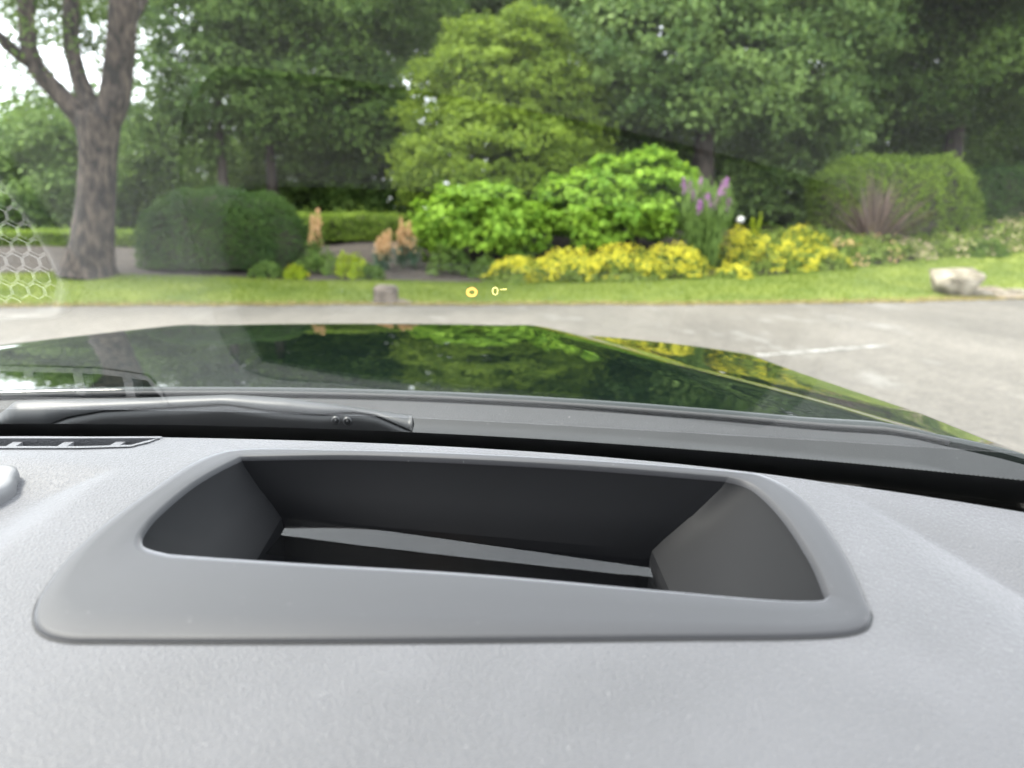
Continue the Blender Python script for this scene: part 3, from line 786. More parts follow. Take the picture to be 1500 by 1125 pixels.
# flat paving stones beside the boulder
for i, (u, Y, w) in enumerate([(1432, 14.25, 34), (1462, 14.3, 30), (1488, 14.45, 30)]):
    b = base_pt(u, Y); k = m_per_px(Y); w = w * k / 2
    rock('flat_stone', ['flat stone touching the right foot of the boulder', 'middle one of three flat stones right of the boulder', 'rightmost of three flat stones right of the boulder'][i],
         [(-w, -.2, -.04), (w * .9, -.24, -.04), (w, .2, -.04), (-w * .8, .24, -.04), (-w, -.2, .07), (w * .9, -.24, .055), (w, .2, .075), (-w * .8, .24, .07)],
         [(3, 2, 1, 0), (4, 5, 6, 7), (0, 1, 5, 4), (1, 2, 6, 5), (2, 3, 7, 6), (3, 0, 4, 7)], M['stone'], b, 2, .012, 20 + i)

# --- grass: blades over the lawn, dry strip at the road edge
n = 90000
x = rng.uniform(-13.5, 14.5, n); tq = rng.uniform(0, 1, n) ** .8
y = y_road(x) + tq * lawn_w(x)
z = ground_z(x, y) + .012
nn = rng.normal(size=(n, 3)) * np.array([1, 1, .25])
tg = rng.normal(size=(n, 3)) * .35 + np.array([0, 0, 1.0])
tint = .45 + .25 * np.sin(x * .9 + 2 * np.sin(y * .8)) * np.sin(y * 1.3) + rng.normal(0, .16, n)
tag(leaves('grass', np.stack([x, y, z + .012], 1), nn, rng.uniform(.03, .06, n), tint, M['grass'], None, .22, 'stuff', tg), 'short mown green grass covering the lawn')
n = 20000
x = rng.uniform(-13.5, 14.5, n)
y = y_road(x) + np.abs(rng.normal(0, .16, n)) - .08
tg = rng.normal(size=(n, 3)) * .6 + np.array([0, -.3, .7])
M['dry'] = leaf_mat('dry_grass', (.16, .13, .045), (.42, .34, .16), .8, .2)
tag(leaves('dry_grass', np.stack([x, y, ground_z(x, y) + .02], 1), rng.normal(size=(n, 3)), rng.uniform(.03, .08, n), rng.uniform(0, 1, n), M['dry'], None, .25, 'stuff', tg), 'straw-coloured dry grass along the road edge')
# bare dirt round the stones
for (u, Y, w, dd) in ((1455, 14.25, 95, .45), (575, yb + .02, 60, .28)):
    b = base_pt(u, Y); k = m_per_px(Y); vs = []; nq = 28
    for i in range(nq):
        a = 6.283 * i / nq; r1 = 1 + .18 * math.sin(3 * a + u) + .12 * math.sin(7 * a)
        px, py = b[0] + math.cos(a) * w * k / 2 * r1, b[1] + math.sin(a) * dd * r1
        vs.append((px, py, float(ground_z(px, py)) + .03))
    vs.append((b[0], b[1], float(ground_z(b[0], b[1])) + .055))
    o = mesh_obj('bare_dirt', vs, [(i, (i + 1) % nq, nq) for i in range(nq)], M['dirt'])
    tag(o, kind='structure')
# worn white line across the road
def worn_line(p0, p1, w):
    p0, p1 = np.array(p0), np.array(p1)
    d = (p1 - p0) / np.linalg.norm(p1 - p0); s = np.array([-d[1], d[0]])
    vs, nq = [], 40
    for i in range(nq):
        q = p0 + (p1 - p0) * i / (nq - 1)
        ww = w * (.55 + .45 * math.sin(i * 1.3) * math.sin(i * .53 + 1)) / 2
        for e in (-1, 1): vs.append((q[0] + s[0] * ww * e, q[1] + s[1] * ww * e, .004))
    o = mesh_obj('road_line', vs, grid_faces(nq, 2), M['worn_paint']); tag(o, kind='structure')
a0 = at_z(1110, 521, -CAMH); a1 = at_z(1300, 506, -CAMH)
worn_line(a0[:2], a1[:2], .16)

# ------------------------------------------------------------------ the car
XC = -.37
car = empty('car', (XC, .6, 0), 'dark green car whose bonnet, windscreen and grey dashboard fill the foreground', 'car')
C = CAMH
# rear edge of the dashboard as a function of the distance from the car's middle line
edge_px = [(250, 639), (500, 645), (700, 655), (900, 667), (1100, 688), (1300, 715), (1420, 732), (1500, 746)]
ea, ey = [0.0], []
def on_top(u, v):
    z = -.152
    for _ in range(12):
        q = at_z(u, v, z)
        z = -.006 * math.log(math.exp((.181 - (q[1] - .31) * .179) / .006) + math.exp((.1495 + .06 * (q[1] - .5)) / .006))
    return at_z(u, v, z)
pp = [on_top(u, v) for u, v in edge_px]
ea = [0.0] + [p[0] - XC for p in pp] + [.75]
ey = [pp[0][1] + .004] + [p[1] for p in pp] + [pp[-1][1] - (.75 - (pp[-1][0] - XC)) * .9]
ea, ey = np.array(ea), np.array(ey)
pf = np.polyfit(ea[:-1], ey[:-1], 4)
def y_edge(x):
    a = np.abs(np.asarray(x, float) - XC)
    return np.where(a < .68, np.polyval(pf, np.minimum(a, .68)), np.polyval(pf, .68) - (a - .68) * .45)

rA, rB = on_plane(1278, 742), on_plane(1490, 925)
rC, rD = on_plane(1285, 736), on_plane(1500, 792)
lA, lB = on_plane(150, 684), on_plane(-60, 835)
lC, lD = on_plane(0, 668), on_plane(160, 688)
def half(p, A, B):
    d = (B - A)[:2]; d = d / np.linalg.norm(d)
    return (p[0] - A[0]) * d[1] - (p[1] - A[1]) * d[0]       # positive on the right of A->B
def dash_z(x, y):
    zp = -.181 + (y - .31) * .179
    ze = -.1495 - .06 * (y - .5)
    k = .006
    z = -k * np.log(np.exp(-zp / k) + np.exp(-ze / k))
    p = (x, y)
    zr = np.minimum(-half(p, rA, rB), half(p, rC, rD))
    zl = np.minimum(half(p, lA, lB), half(p, lC, lD))
    z = z - .30 * (np.sqrt(zr * zr + .012 ** 2) + zr) * .5 * (1 - .5 * sstep(.04, .12, zr)) - .010 * sstep(-.012, .030, zl)
    z = z - .10 * (np.clip(.225 - y, 0, 1) / .12) ** 2
    return z

# bezel outline (outer, inner) in image positions
BZ = [((330, 653), (352, 660)), ((490, 651), (500, 657)), ((650, 657), (650, 663)), ((860, 671), (860, 677)), ((1070, 690), (1066, 696)), ((1125, 700), (1104, 709)), ((1180, 735), (1148, 752)),
      ((1232, 806), (1190, 815)), ((1266, 878), (1211, 862)), ((1275, 908), (1213, 875)), ((1255, 928), (1190, 881)), ((1180, 936), (1110, 878)), ((1000, 938), (950, 864)), ((700, 941), (690, 841)),
      ((400, 943), (430, 825)), ((160, 943), (270, 814)), ((95, 941), (238, 810)), ((60, 929), (212, 802)), ((50, 906), (204, 790)), ((62, 872), (209, 775)), ((112, 808), (230, 750)), ((205, 733), (285, 703))]
flo = []
fb = [(-.160, .492, -.196), (.092, .462, -.207)]
ff = [(.100, .372, -.224), (-.168, .385, -.222)]
for i in range(22):
    if i <= 4: s = i / 4; q = np.array(fb[0]) * (1 - s) + np.array(fb[1]) * s
    elif i <= 9: s = (i - 4) / 5; q = np.array(fb[1]) * (1 - s) + np.array(ff[0]) * s
    elif i <= 16: s = (i - 9) / 7; q = np.array(ff[0]) * (1 - s) + np.array(ff[1]) * s
    else: s = (i - 16) / 6; q = np.array(ff[1]) * (1 - s) + np.array(fb[0]) * s
    flo.append(q + np.array([0, 0, C]))
outer = spline_closed([on_plane(*o) for o, i in BZ], 8)
_in = [on_plane(*i) for o, i in BZ]
inner = np.concatenate([spline(_in[0:5], 33)[:-1], spline(_in[4:] + _in[:1], 18 * 8 + 1)[:-1]])
for arr in (outer, inner):
    arr[:, 2] = C + dash_z(arr[:, 0], arr[:, 1])
def dens(pts, per):
    out = []
    for i in range(len(pts)):
        for j in range(per): out.append(pts[i] * (1 - j / per) + pts[(i + 1) % len(pts)] * (j / per))
    return np.array(out)
floor_l = dens(np.array(flo), 8)

def inside(x, y, poly):
    c = np.zeros(np.shape(x), bool); j = len(poly) - 1
    for i in range(len(poly)):
        xi, yi = poly[i][:2]; xj, yj = poly[j][:2]
        m = ((yi > y) != (yj > y)) & (x < (xj - xi) * (y - yi) / (yj - yi + 1e-12) + xi)
        c ^= m; j = i
    return c
ctr = outer.mean(0)
mid_loop = outer * .5 + inner * .5
# demister slot outline
vent_px = [(-260, 641), (0, 641.5), (120, 641.5), (234, 641), (214, 647), (192, 653), (120, 655), (0, 655), (-260, 655)]
vent = np.array([at_z(u, v, -.1515) for u, v in vent_px])
# mirror the slot on to the far half of the dash
vent[0, 0] = 2 * XC - vent[3, 0]; vent[-1, 0] = 2 * XC - vent[5, 0]

# dashboard top skin
nx, ny = 420, 150
X = np.linspace(-1.26, .52, nx)
vs = np.zeros((nx, ny + 4, 3))
for i, x in enumerate(X):
    ye = float(y_edge(x))
    y = .10 + (ye - .004 - .10) * np.linspace(0, 1, ny) ** .85
    vs[i, :ny, 0] = x; vs[i, :ny, 1] = y; vs[i, :ny, 2] = C + dash_z(np.full(ny, x), y)
    z0 = vs[i, ny - 1, 2]
    for k_, (dy, dz) in enumerate(((.0025, -.0012), (.0036, -.004), (.004, -.02), (.004, -.05))):
        vs[i, ny + k_] = (x, ye - .004 + dy, z0 + dz)
F = np.array(grid_faces(nx, ny + 4))
V = vs.reshape(-1, 3)
cen = V[F].mean(1)
hole = inside(cen[:, 0], cen[:, 1], mid_loop) & (cen[:, 2] > C - .21) & (cen[:, 1] > .25)
hv = inside(cen[:, 0], cen[:, 1], vent) & (cen[:, 1] > .3)
dash = mesh_obj('dashboard', V, F[~(hole | hv)], M['dash'], car)
tag(dash, 'grey grained dashboard top')

# bezel: lip, flat apron, rounded inner edge, walls
rings = []
up = np.array([0, 0, 1.0])
def mixl(a, b, s): return a * (1 - s) + b * s
rings.append(outer - up * .004)
rings.append(outer + up * .0002)
rings.append(mixl(outer, inner, .018) + up * .0017)
rings.append(mixl(outer, inner, .05) + up * .0024)
rings.append(mixl(outer, inner, .3) + up * .0020)
rings.append(mixl(outer, inner, .6) + up * .0014)
rings.append(mixl(outer, inner, .93) + up * .0008)
rings.append(inner + up * .0002)
rings.append(mixl(inner, floor_l, .025) - up * .0016)
rings.append(mixl(inner, floor_l, .08) - up * .003)
rings.append(mixl(inner, floor_l, .45) - up * .003)
rings.append(mixl(inner, floor_l, .52) - up * .002)
rings.append(mixl(inner, floor_l, .85))
rings.append(floor_l)
rings.append(floor_l - up * .006 + (floor_l.mean(0) - floor_l) * .01)
rings.append(floor_l - up * .045 + (floor_l.mean(0) - floor_l) * .02)
NB = len(outer)
def loft(rs, close=False):
    f_ = []
    for r_i in range(len(rs) - 1):
        for i in range(NB):
            a = r_i * NB + i; b_ = r_i * NB + (i + 1) % NB
            f_.append((a, b_, b_ + NB, a + NB))
    if close: f_.append(tuple(range((len(rs) - 1) * NB, len(rs) * NB)))
    return np.concatenate(rs), f_
def mark_sharp(o, test):
    sh = np.array([test(*sorted(e.vertices)) for e in o.data.edges], bool)
    o.data.attributes.new('sharp_edge', 'BOOLEAN', 'EDGE').data.foreach_set('value', sh)
NS = 9
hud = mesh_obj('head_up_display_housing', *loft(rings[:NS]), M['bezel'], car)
mark_sharp(hud, lambda a, b: a >= 7 * NB and a % NB == b % NB and a % NB in (0, 32))
tag(hud, 'smooth grey surround of a deep dark recess in the dashboard')
_c = outer.mean(0); _d = outer - _c; _d[:, 2] = 0
_d /= np.linalg.norm(_d, axis=1, keepdims=True)
seam = outer + _d * .0004 + up * .0002
mesh_obj('parting_seam_shadow', *tube(list(seam) + [seam[0]], [.0005] * (NB + 1), 6, cap=False), M['black'], hud)  # black bead painting the shadow line along the parting seam
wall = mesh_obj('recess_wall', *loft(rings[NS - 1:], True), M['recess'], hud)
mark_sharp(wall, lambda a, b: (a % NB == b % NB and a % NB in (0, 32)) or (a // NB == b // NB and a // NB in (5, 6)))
# cover glass: concave sheet low in the recess
def hud_z(y, zt, yt): return zt - .30 * (yt - y)
gp = []
NU, NV = 40, 24
gl, gr = at_y(425, 758, .480) - np.array([0, 0, C]), at_y(953, 832, .450) - np.array([0, 0, C])
for i in range(NU):
    s = i / (NU - 1)
    bk = gl * (1 - s) + gr * s
    wband = .019 * (1 - s) + .008 * s
    for j in range(NV):
        t_ = j / (NV - 1)
        y = bk[1] - t_ * .045
        d_ = bk[1] - y
        k_ = wband
        tl = .29 + .2 * s
        z = bk[2] - (tl * d_ if d_ < k_ else tl * k_ + .02 * (d_ - k_))
        gp.append((bk[0] * (1 + .02 * t_), y, C + z))
glass_cover = mesh_obj('cover_glass', gp, grid_faces(NU, NV), M['hud_glass'], hud)

# demister vent: dark duct below the slot, frame and slats
mb = MB()
vl = dens(vent, 1)
low_v = vl.copy(); low_v[:, 2] -= .03
top_v = vl.copy(); top_v[:, 2] = C + dash_z(vl[:, 0], vl[:, 1]) - .001
nv_ = len(vl)
mb.add((np.concatenate([top_v, low_v]), [(i, (i + 1) % nv_, (i + 1) % nv_ + nv_, i + nv_) for i in range(nv_)] + [tuple(range(nv_, 2 * nv_))]))
ventd = mb.build('demister_vent', M['black'], dash, False)
fr_o = vl - np.array([vl[:, 0].mean(), vl[:, 1].mean(), 0])
rim = MB()
cx_ = vl.mean(0)
ring_o, ring_i = [], []
for i in range(nv_):
    d = vl[(i + 1) % nv_] - vl[i - 1]; nrm_ = np.array([d[1], -d[0], 0]); nrm_ /= np.linalg.norm(nrm_) + 1e-9
    sgn = 1 if np.dot(nrm_[:2], (vl[i] - cx_)[:2]) > 0 else -1
    ring_o.append(top_v[i] + sgn * nrm_ * .0035 + up * .0022); ring_i.append(top_v[i] - sgn * nrm_ * .0012 + up * .0022)
ring_d = [p - up * .006 for p in ring_i]
rim.add((ring_o + ring_i + ring_d, [(i, (i + 1) % nv_, (i + 1) % nv_ + nv_, i + nv_) for i in range(nv_)] + [(i + nv_, (i + 1) % nv_ + nv_, (i + 1) % nv_ + 2 * nv_, i + 2 * nv_) for i in range(nv_)]))
rim.build('vent_frame', M['dash'], dash, False)
slats = [(48, 118)]
for u in range(-520, 190, 75):
    a = at_z(u + 22, 641.5, -.1515); b_ = at_z(u, 655, -.1515)
    if a[0] < vent[0, 0]: continue
    w = .0035
    vv = []
    for q in (a, b_):
        zt = C + float(dash_z(q[0], q[1])) - .0015
        vv += [(q[0] - w, q[1], zt), (q[0] + w, q[1], zt), (q[0] + w, q[1], zt - .012), (q[0] - w, q[1], zt - .012)]
    mesh_obj('vent_slat', vv, [(0, 1, 5, 4), (1, 2, 6, 5), (2, 3, 7, 6), (3, 0, 4, 7), (0, 3, 2, 1), (4, 5, 6, 7)], M['dash'], dash, False)

# windscreen
ALPHA = R(33)
def ws(x, s):
    """x along the car's width, s metres up the glass"""
    xc = x - XC
    bow = float(y_edge(x)) - float(y_edge(XC))
    y0 = float(y_edge(XC)) + .021
    k_ = 1 - .25 * max(0, s) / .85
    return np.array([XC + xc * (1 - .12 * max(0, s) / .85), y0 + bow * k_ - s * math.cos(ALPHA), C - .156 + s * math.sin(ALPHA) + .02 * (s / .85) * (1 - s / .85)])
WX = np.linspace(XC - .79, XC + .79, 94); WS = np.linspace(-.035, .65, 50)
vs = [ws(x, s) for x in WX for s in WS]
wsf = [tuple(reversed(f)) for f in grid_faces(94, 50)]
windscreen = mesh_obj('windscreen', vs, wsf, M['glass'], car)
tag(windscreen, 'clear sloping windscreen glass with faint reflections of the dashboard')
# black printed border along the lower edge, with its row of dots
vs, n_ = [], 140
for x in np.linspace(XC - .785, XC + .785, n_):
    for s in (-.035, .0, .011):
        vs.append(ws(x, s) + np.array([0, .0012, .002]))
mesh_obj('border_strip', vs, grid_faces(n_, 3), M['black'], windscreen)
mb = MB()
for x in np.arange(XC - .5, XC + .69, .0024):
    c0 = ws(x, .0112) + np.array([0, .0012, .002]); e1 = ws(x + .0008, .0112) - ws(x, .0112); e2 = ws(x, .0120) - ws(x, .0112)
    mb.add(([c0 + e1 * math.cos(a) + e2 * math.sin(a) for a in np.linspace(0, 6.283, 9)[:-1]], [tuple(range(8))]))
o = mb.build('border_dots', M['black'], windscreen, False); tag(o, kind='stuff')

# black tray added to block light rising between the dashboard and the glass
vs = []
for x in np.linspace(XC - .87, XC + .87, 60):
    ye = float(y_edge(x))
    vs += [(x, ye - .012, C - .150 - .02), (x, ye - .012, C - .178), (x, ye + .030, C - .180), (x, ye + .047, C - .177)]
mesh_obj('gap_light_block', vs, grid_faces(60, 4), M['black'], dash)
# the projector's lit symbols, lying on the cover glass and mirrored by the windscreen
def mirror_hit(u, v, zpl):
    d = np.array(ray(u, v)); o_ = np.array([0, 0, C])
    lo_, hi_ = .05, 1.2
    def side_of(t_):
        p = o_ + d * t_
        s_ = (p[2] - (C - .156)) / math.sin(ALPHA)
        for _ in range(8):
            q = ws(p[0], s_); s_ += (p[2] - q[2]) / math.sin(ALPHA)
        return p[1] - ws(p[0], s_)[1], p, s_
    for _ in range(50):
        md = (lo_ + hi_) / 2
        if side_of(md)[0] < 0: lo_ = md
        else: hi_ = md
    _, p, s_ = side_of(lo_)
    ex = ws(p[0] + 1e-3, s_) - ws(p[0] - 1e-3, s_); es = ws(p[0], s_ + 1e-3) - ws(p[0], s_ - 1e-3)
    n = np.cross(ex, es); n /= np.linalg.norm(n)
    r_ = d - 2 * np.dot(d, n) * n
    t_ = (C + zpl - p[2]) / r_[2]
    return p + r_ * t_
def lit_shape(name, strips, mat):
    mb = MB()
    for st in strips:
        a_ = [mirror_hit(u, v, HZ) for u, v in st[0]]; b_ = [mirror_hit(u, v, HZ) for u, v in st[1]]
        m_ = len(a_)
        mb.add((a_ + b_, [(i, i + 1, i + 1 + m_, i + m_) for i in range(m_ - 1)]))
    return mb.build(name, mat, hud, False)
HZ = -.241
def ringpx(cu, cv, rx, ry, w, n=24):
    th = np.linspace(0, 2 * math.pi, n)
    return ([(cu + math.cos(a) * rx, cv + math.sin(a) * ry) for a in th], [(cu + math.cos(a) * (rx - w), cv + math.sin(a) * (ry - w)) for a in th])
print('HUD symbol at', mirror_hit(690, 424, HZ))
lit_shape('speed_limit_symbol', [ringpx(690, 424, 8.5, 7.5, 4.5)], M['hud_orange'])
lit_shape('speed_digit', [ringpx(724, 422, 5, 6.5, 2.2)], M['hud_yellow'])
lit_shape('unit_mark', [([(731, 418.5), (741, 418)], [(731, 420.8), (741, 420.2)])], M['hud_yellow'])

# cowl between the glass and the bonnet
def bon_r(y): return np.interp(y, [.6, .84, 1.14, 1.5, 1.87, 2.0], [.80, .72, .59, .48, .387, .36])
def bon_yr(a): return .875 - .185 * (a / .87) ** 2
def bon_yf(a): return 1.90 - .23 * (a / .87) ** 2.6
def bon_z(a, y):
    t_ = (y - .85) / 1.02
    zc = -.185 - .012 * t_ - .029 * t_ * abs(t_)
    r_ = bon_r(y)
    zr = zc - .012 * (r_ / .72) ** 2
    zcr = np.interp(y, [.6, .7, .89, 1.29, 1.68, 2.0], [-.212, -.214, -.219, -.243, -.263, -.285])
    if a <= r_:
        z = zc - .012 * (r_ / .72) ** 2 * (a / r_) ** 2
        z += .003 * math.exp(-((a - r_) / .04) ** 2)
    else:
        w = min(.042 + .088 * float(sstep(.85, 1.85, y)), (.87 - r_) * .6)
        d = a - r_
        f = min(1.0, d / w); f = .55 * f + .45 * f * f * (3 - 2 * f)
        g = max(0.0, (d - w * .75) / (.87 - r_ - w * .75)) ** 1.35
        zA = zr + .003 - .17 * w * f
        z = zA + (zcr - (zr + .003 - .17 * w)) * g
    z -= .09 * max(0, (y - (bon_yf(a) - .12)) / .12) ** 3 * .35
    return z
acol = list(np.concatenate([np.linspace(0, .87, 110)]))
side = [(.884, -.006), (.897, -.02), (.906, -.05), (.912, -.12), (.915, -.45), (.90, -.75)]
nyb = 70
cols = []
for sg in (-1, 1):
    for a in (reversed(acol[1:]) if sg < 0 else acol):
        cols.append((sg * a, 0, None))
cols = [(-.87 - (x - .87), dz, 1) for x, dz in reversed(side)] + cols + [(x, dz, 1) for x, dz in side]
vs = []
roll = [(.012, -.004), (.026, -.014), (.038, -.034), (.046, -.07), (.05, -.2), (.04, -.5), (-.02, -.72)]
for (xa, dz, sd) in cols:
    a = min(abs(xa), .87)
    yr, yf = bon_yr(a), bon_yf(a)
    zr_ = bon_z(a, yr)
    vs.append((XC + xa, yr + .004, C + max(-1.1, zr_ + dz - .03)))
    vs.append((XC + xa, yr - .002, C + max(-1.1, zr_ + dz - .005)))
    for y in np.linspace(yr, yf, nyb):
        vs.append((XC + xa, y, C + max(-1.0, bon_z(a, y) + dz)))
    ze = bon_z(a, yf)
    for dy, dz2 in roll:
        vs.append((XC + xa, yf + dy, C + max(-1.0, ze + dz + dz2)))
bonnet = mesh_obj('bonnet', vs, grid_faces(len(cols), nyb + 2 + len(roll)), M['paint'], car)
tag(bonnet, 'glossy dark green bonnet with raised shoulder crease')
# make cowl
vs, n_ = [], 80
for x in np.linspace(XC - .86, XC + .86, n_):
    a = abs(x - XC)
    xe = min(max(x, XC - .785), XC + .785)
    p0 = ws(xe, -.03); p0[0] = x
    p0[1] += .004
    yr = bon_yr(min(a, .87)); zr_ = C + bon_z(min(a, .87), yr)
    p3 = np.array([x, yr + .02, zr_ - .022])
    pr = np.array([x, yr - .012, zr_ - .008])
    p1 = p0 + np.array([0, .02, -.02]); p2 = np.array([x, mixl(p0[1], yr, .55), p1[2] * .5 + zr_ * .5 - .02])
    vs += [p0, p1, p2, np.array([x, yr - .03, zr_ - .028]), pr, p3]
mesh_obj('cowl', vs, grid_faces(n_, 6), M['cowl'], car)
# rubber seal
vs, fs = tube([(XC + q, bon_yr(abs(q)) - .006, C + bon_z(abs(q), bon_yr(abs(q))) - .004) for q in np.linspace(-.8, .8, 60)], [.0028] * 60, 8)
mesh_obj('bonnet_seal', vs, fs, M['rubber'], car)

# wiper
top_px = [(-45, 612), (0, 606), (22, 588), (60, 586), (150, 585), (250, 581), (340, 578), (420, 583), (500, 593), (560, 602), (604, 608)]
mid_px = [(-45, 624), (0, 622), (70, 621), (100, 610), (150, 601), (250, 596), (330, 591), (400, 601), (470, 606), (520, 603), (552, 608), (604, 631)]
def resample(px, n):
    P = np.array(px, float); d = np.concatenate([[0], np.cumsum(np.linalg.norm(np.diff(P, axis=0), axis=1))]); d /= d[-1]
    t_ = np.linspace(0, 1, n)
    return np.stack([np.interp(t_, d, P[:, 0]), np.interp(t_, d, P[:, 1])], 1)
def by_u(px, us):
    P = np.array(px, float)
    return np.interp(us, P[:, 0], P[:, 1])
us = np.linspace(-45, 604, 90)
tv, mv = by_u(top_px, us), by_u(mid_px, us)
def wy(u): return .690 - .00006 * max(0, u - 250)
A_, B_, C_, D_ = [], [], [], []
for u, a_, m_ in zip(us, tv, mv):
    y = wy(u)
    A_.append(at_y(u, a_, y)); B_.append(at_y(u, a_ + 2.0, y - .006)); C_.append(at_y(u, m_, y - .024)); D_.append(at_y(u, m_ + 3, y - .010))
Bk = [p + np.array([0, .012, -.012]) for p in A_]
W = np.stack([np.array(Bk), np.array(A_), np.array(B_), np.array(C_), np.array(D_)], 1)
wiper = mesh_obj('wiper_arm', W.reshape(-1, 3), grid_faces(90, 5) + [(4, 3, 2, 1, 0), tuple(range(89 * 5, 90 * 5))], M['wiper_top'], car)
tag(wiper, 'grey wiper arm lying low across the cowl')
E_, G_ = [], []
us2 = np.linspace(70, 600, 80)
rows = []
for u in us2:
    y = wy(u) - .019
    m_ = float(by_u(mid_px, u))
    rows += [at_y(u, m_ - .5, y), at_y(u, m_ + 3, y - .004), at_y(u, m_ + 14, y - .006), at_y(u, 655, y - .001), at_y(u, 655, y + .012)]
mesh_obj('wiper_blade', rows, grid_faces(80, 5), M['wiper_dark'], wiper)
for (u, v) in ((492, 616), (509, 617)):
    c0 = at_y(u, v, wy(u) - .0265)
    mb = MB()
    for (ra, rb, dz) in ((.0042, .0030, 0.0), (.0016, .0001, .0004)):
        o_, i_ = [], []
        for a in np.linspace(0, 6.283, 21)[:-1]:
            dv = np.array([math.cos(a), 0, math.sin(a)])
            o_.append(c0 + dv * ra); i_.append(c0 + dv * rb + np.array([0, -.0016 - dz, 0]))
        mb.add((o_ + i_, [(i, (i + 1) % 20, (i + 1) % 20 + 20, i + 20) for i in range(20)]))
    mb.build('washer_nozzle', M['wiper_top'], wiper)

# centre speaker with honeycomb grille
SPX = -.018
pod = [(-.302 + SPX, .462), (-.300 + SPX, .446), (-.314 + SPX, .412), (-.345 + SPX, .362), (-.362 + SPX, .345), (-.385, .34)]
pod = pod + [(2 * XC - x, y) for x, y in reversed(pod)]
pod.insert(len(pod), (2 * XC + .315 - SPX, .474)); pod.append((-.315 + SPX, .474))
pl = spline_closed([np.array([x, y, 0.0]) for x, y in pod], 8)
cpl = pl.mean(0)
def pod_ring(s, dz):
    q = cpl + (pl - cpl) * s
    z = np.array([C + float(dash_z(a[0], a[1])) for a in q])
    q = q.copy(); q[:, 2] = z + dz
    return q
rr = [pod_ring(1.0, -.004), pod_ring(1.0, .004), pod_ring(.985, .0085), pod_ring(.95, .010), pod_ring(.86, .010), pod_ring(.84, .008), pod_ring(.84, .002)]
n_ = len(pl)
pf_ = []
for r_i in range(len(rr) - 1):
    for i in range(n_):
        a = r_i * n_ + i; b_ = r_i * n_ + (i + 1) % n_
        pf_.append((a, b_, b_ + n_, a + n_))
pf_.append(tuple(range((len(rr) - 1) * n_, len(rr) * n_)))
M['grille'] = plain('speaker_grille_grey', (.22, .22, .225), .45)
M['pod'] = plain('speaker_trim', (.12, .12, .125), .45)
speaker = mesh_obj('speaker_housing', np.concatenate(rr), pf_[:-1], M['pod'], car)
mesh_obj('speaker_cloth', pod_ring(.86, .0005), [tuple(range(n_))], M['black'], speaker, False)
mb = MB()
hs = .0066
clip = cpl + (pl - cpl) * .86
ix = 0
for r_i in range(-18, 19):
    for c_i in range(-18, 19):
        hx = cpl[0] + (c_i + .5 * (r_i % 2)) * hs * math.sqrt(3); hy = cpl[1] + r_i * hs * 1.5
        if not inside(np.array([hx]), np.array([hy]), clip)[0]: continue
        z = C + float(dash_z(hx, hy)) + .0078
        o_, i_, l_ = [], [], []
        for a in range(6):
            th = math.pi / 6 + a * math.pi / 3
            o_.append((hx + math.cos(th) * hs * 1.0, hy + math.sin(th) * hs * 1.0, z))
            i_.append((hx + math.cos(th) * hs * .78, hy + math.sin(th) * hs * .78, z))
            l_.append((hx + math.cos(th) * hs * .78, hy + math.sin(th) * hs * .78, z - .005))
        mb.add((o_ + i_ + l_, [(a, (a + 1) % 6, (a + 1) % 6 + 6, a + 6) for a in range(6)] + [(a + 6, (a + 1) % 6 + 6, (a + 1) % 6 + 12, a + 12) for a in range(6)]))
mb.build('honeycomb_grille', M['grille'], speaker, False)

# pillars, roof, doors, wheels (what holds the windscreen and closes the cabin)
for sg in (-1, 1):
    path = [ws(XC + sg * .80, s) + np.array([sg * .02, 0, -.01]) for s in np.linspace(-.06, .68, 12)]
    vs, fs = tube(path, [.036, .036] + [.036] * 10, 12)
    mesh_obj('windscreen_pillar', vs, fs, M['black'], car)
hdr = [ws(x, .65) for x in np.linspace(XC - .81, XC + .81, 30)]
vs = []
for lay in (0, 1):
    for p in hdr:
        for j in range(12):
            s = j / 11
            vs.append((p[0], p[1] + .03 - 1.85 * s, p[2] + .07 * math.sin(math.pi * min(1, s * .6 + .12)) - .03 * ((p[0] - XC) / .7) ** 2 + (.03 if lay else -.012)))
f0 = grid_faces(30, 12)
mesh_obj('roof', vs[30 * 12:], f0, M['paint'], car)
mesh_obj('headliner', vs[:30 * 12], [tuple(reversed(f)) for f in f0], M['headliner'], car)
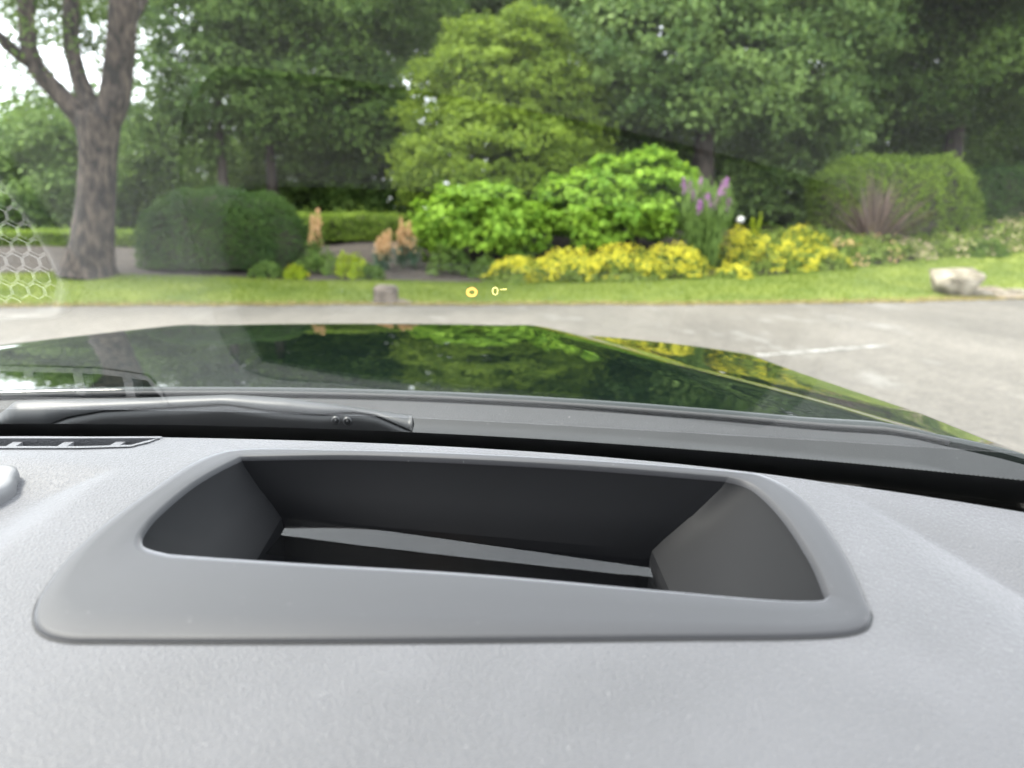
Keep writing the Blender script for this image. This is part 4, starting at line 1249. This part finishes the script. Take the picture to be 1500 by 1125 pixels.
for sg in (-1, 1):
    vs = []
    prof = [(.885, .98), (.905, .93), (.92, .80), (.915, .62), (.90, .45), (.87, .34), (.80, .30)]
    for y in np.linspace(.66, -1.75, 14):
        for a, z in prof: vs.append((XC + sg * a, y, z))
    f_ = grid_faces(14, len(prof))
    d_ = mesh_obj('door_panel', vs, f_, M['paint'], car)
    vs, fs = tube([(XC + sg * .88, -1.70, .95), (XC + sg * .80, -1.66, 1.25), (XC + sg * .70, -1.6, 1.47)], [.07, .06, .05], 10)
    mesh_obj('rear_pillar', vs, fs, M['paint'], car)
    for y in (1.42, -1.35):
        vs, fs = [], []
        prof = [(.10, .20), (.10, .30), (.085, .335), (.0, .345), (-.085, .335), (-.10, .30), (-.10, .20)]
        for i in range(36):
            th = 2 * math.pi * i / 36
            for w_, r_ in prof: vs.append((XC + sg * .80 + w_, y + math.cos(th) * r_, .345 + math.sin(th) * r_))
        wh = mesh_obj('wheel', vs, grid_faces(36, len(prof), True), M['rubber'], car)
        vs = []
        pr2 = [(.09, .205), (.06, .19), (.04, .10), (.05, .03), (.055, .001)]
        for i in range(36):
            th = 2 * math.pi * i / 36
            for w_, r_ in pr2: vs.append((XC + sg * (.80 + w_), y + math.cos(th) * r_, .345 + math.sin(th) * r_))
        mesh_obj('rim', vs, grid_faces(36, len(pr2), True), M['steel'], wh)

# unseen seats behind the camera, added to block light from the rear
def soft_box(c, r, power=4.0, nu=28, nv=14):
    th, ph = np.meshgrid(np.linspace(0, 2 * math.pi, nu + 1)[:-1], np.linspace(-math.pi / 2, math.pi / 2, nv), indexing='ij')
    e = np.stack([np.cos(th) * np.cos(ph), np.sin(th) * np.cos(ph), np.sin(ph)], -1).reshape(-1, 3)
    e /= ((np.abs(e) ** power).sum(1) ** (1 / power))[:, None]
    return e * np.array(r) + np.array(c), grid_faces(nu, nv, True)
M['seat'] = noise_mat('dark_seat_fabric', (.018, .018, .02), (.032, .032, .034), 60, .9, .3, 300, dist=.001)
for sx in (0.0, 2 * XC):
    v_, f_ = soft_box((sx, -.62, .56), (.25, .27, .09)); st = mesh_obj('seat', v_, f_, M['seat'], car)
    v_, f_ = soft_box((0, 0, 0), (.25, .09, .36))
    q_ = np.array([[p[0] + sx, p[1] * 1 - .88 - p[2] * .28, p[2] + .90] for p in v_])
    mesh_obj('backrest', q_, f_, M['seat'], st)
    v_, f_ = soft_box((sx, -1.0, 1.34), (.14, .06, .09), 3); mesh_obj('headrest', v_, f_, M['seat'], st)
v_, f_ = soft_box((XC, -1.62, .75), (.66, .14, .55), 6); mesh_obj('rear_seat', v_, f_, M['seat'], car)
v_, f_ = soft_box((XC, -.5, .36), (.80, 1.2, .06), 8); mesh_obj('cabin_floor', v_, f_, M['seat'], car)
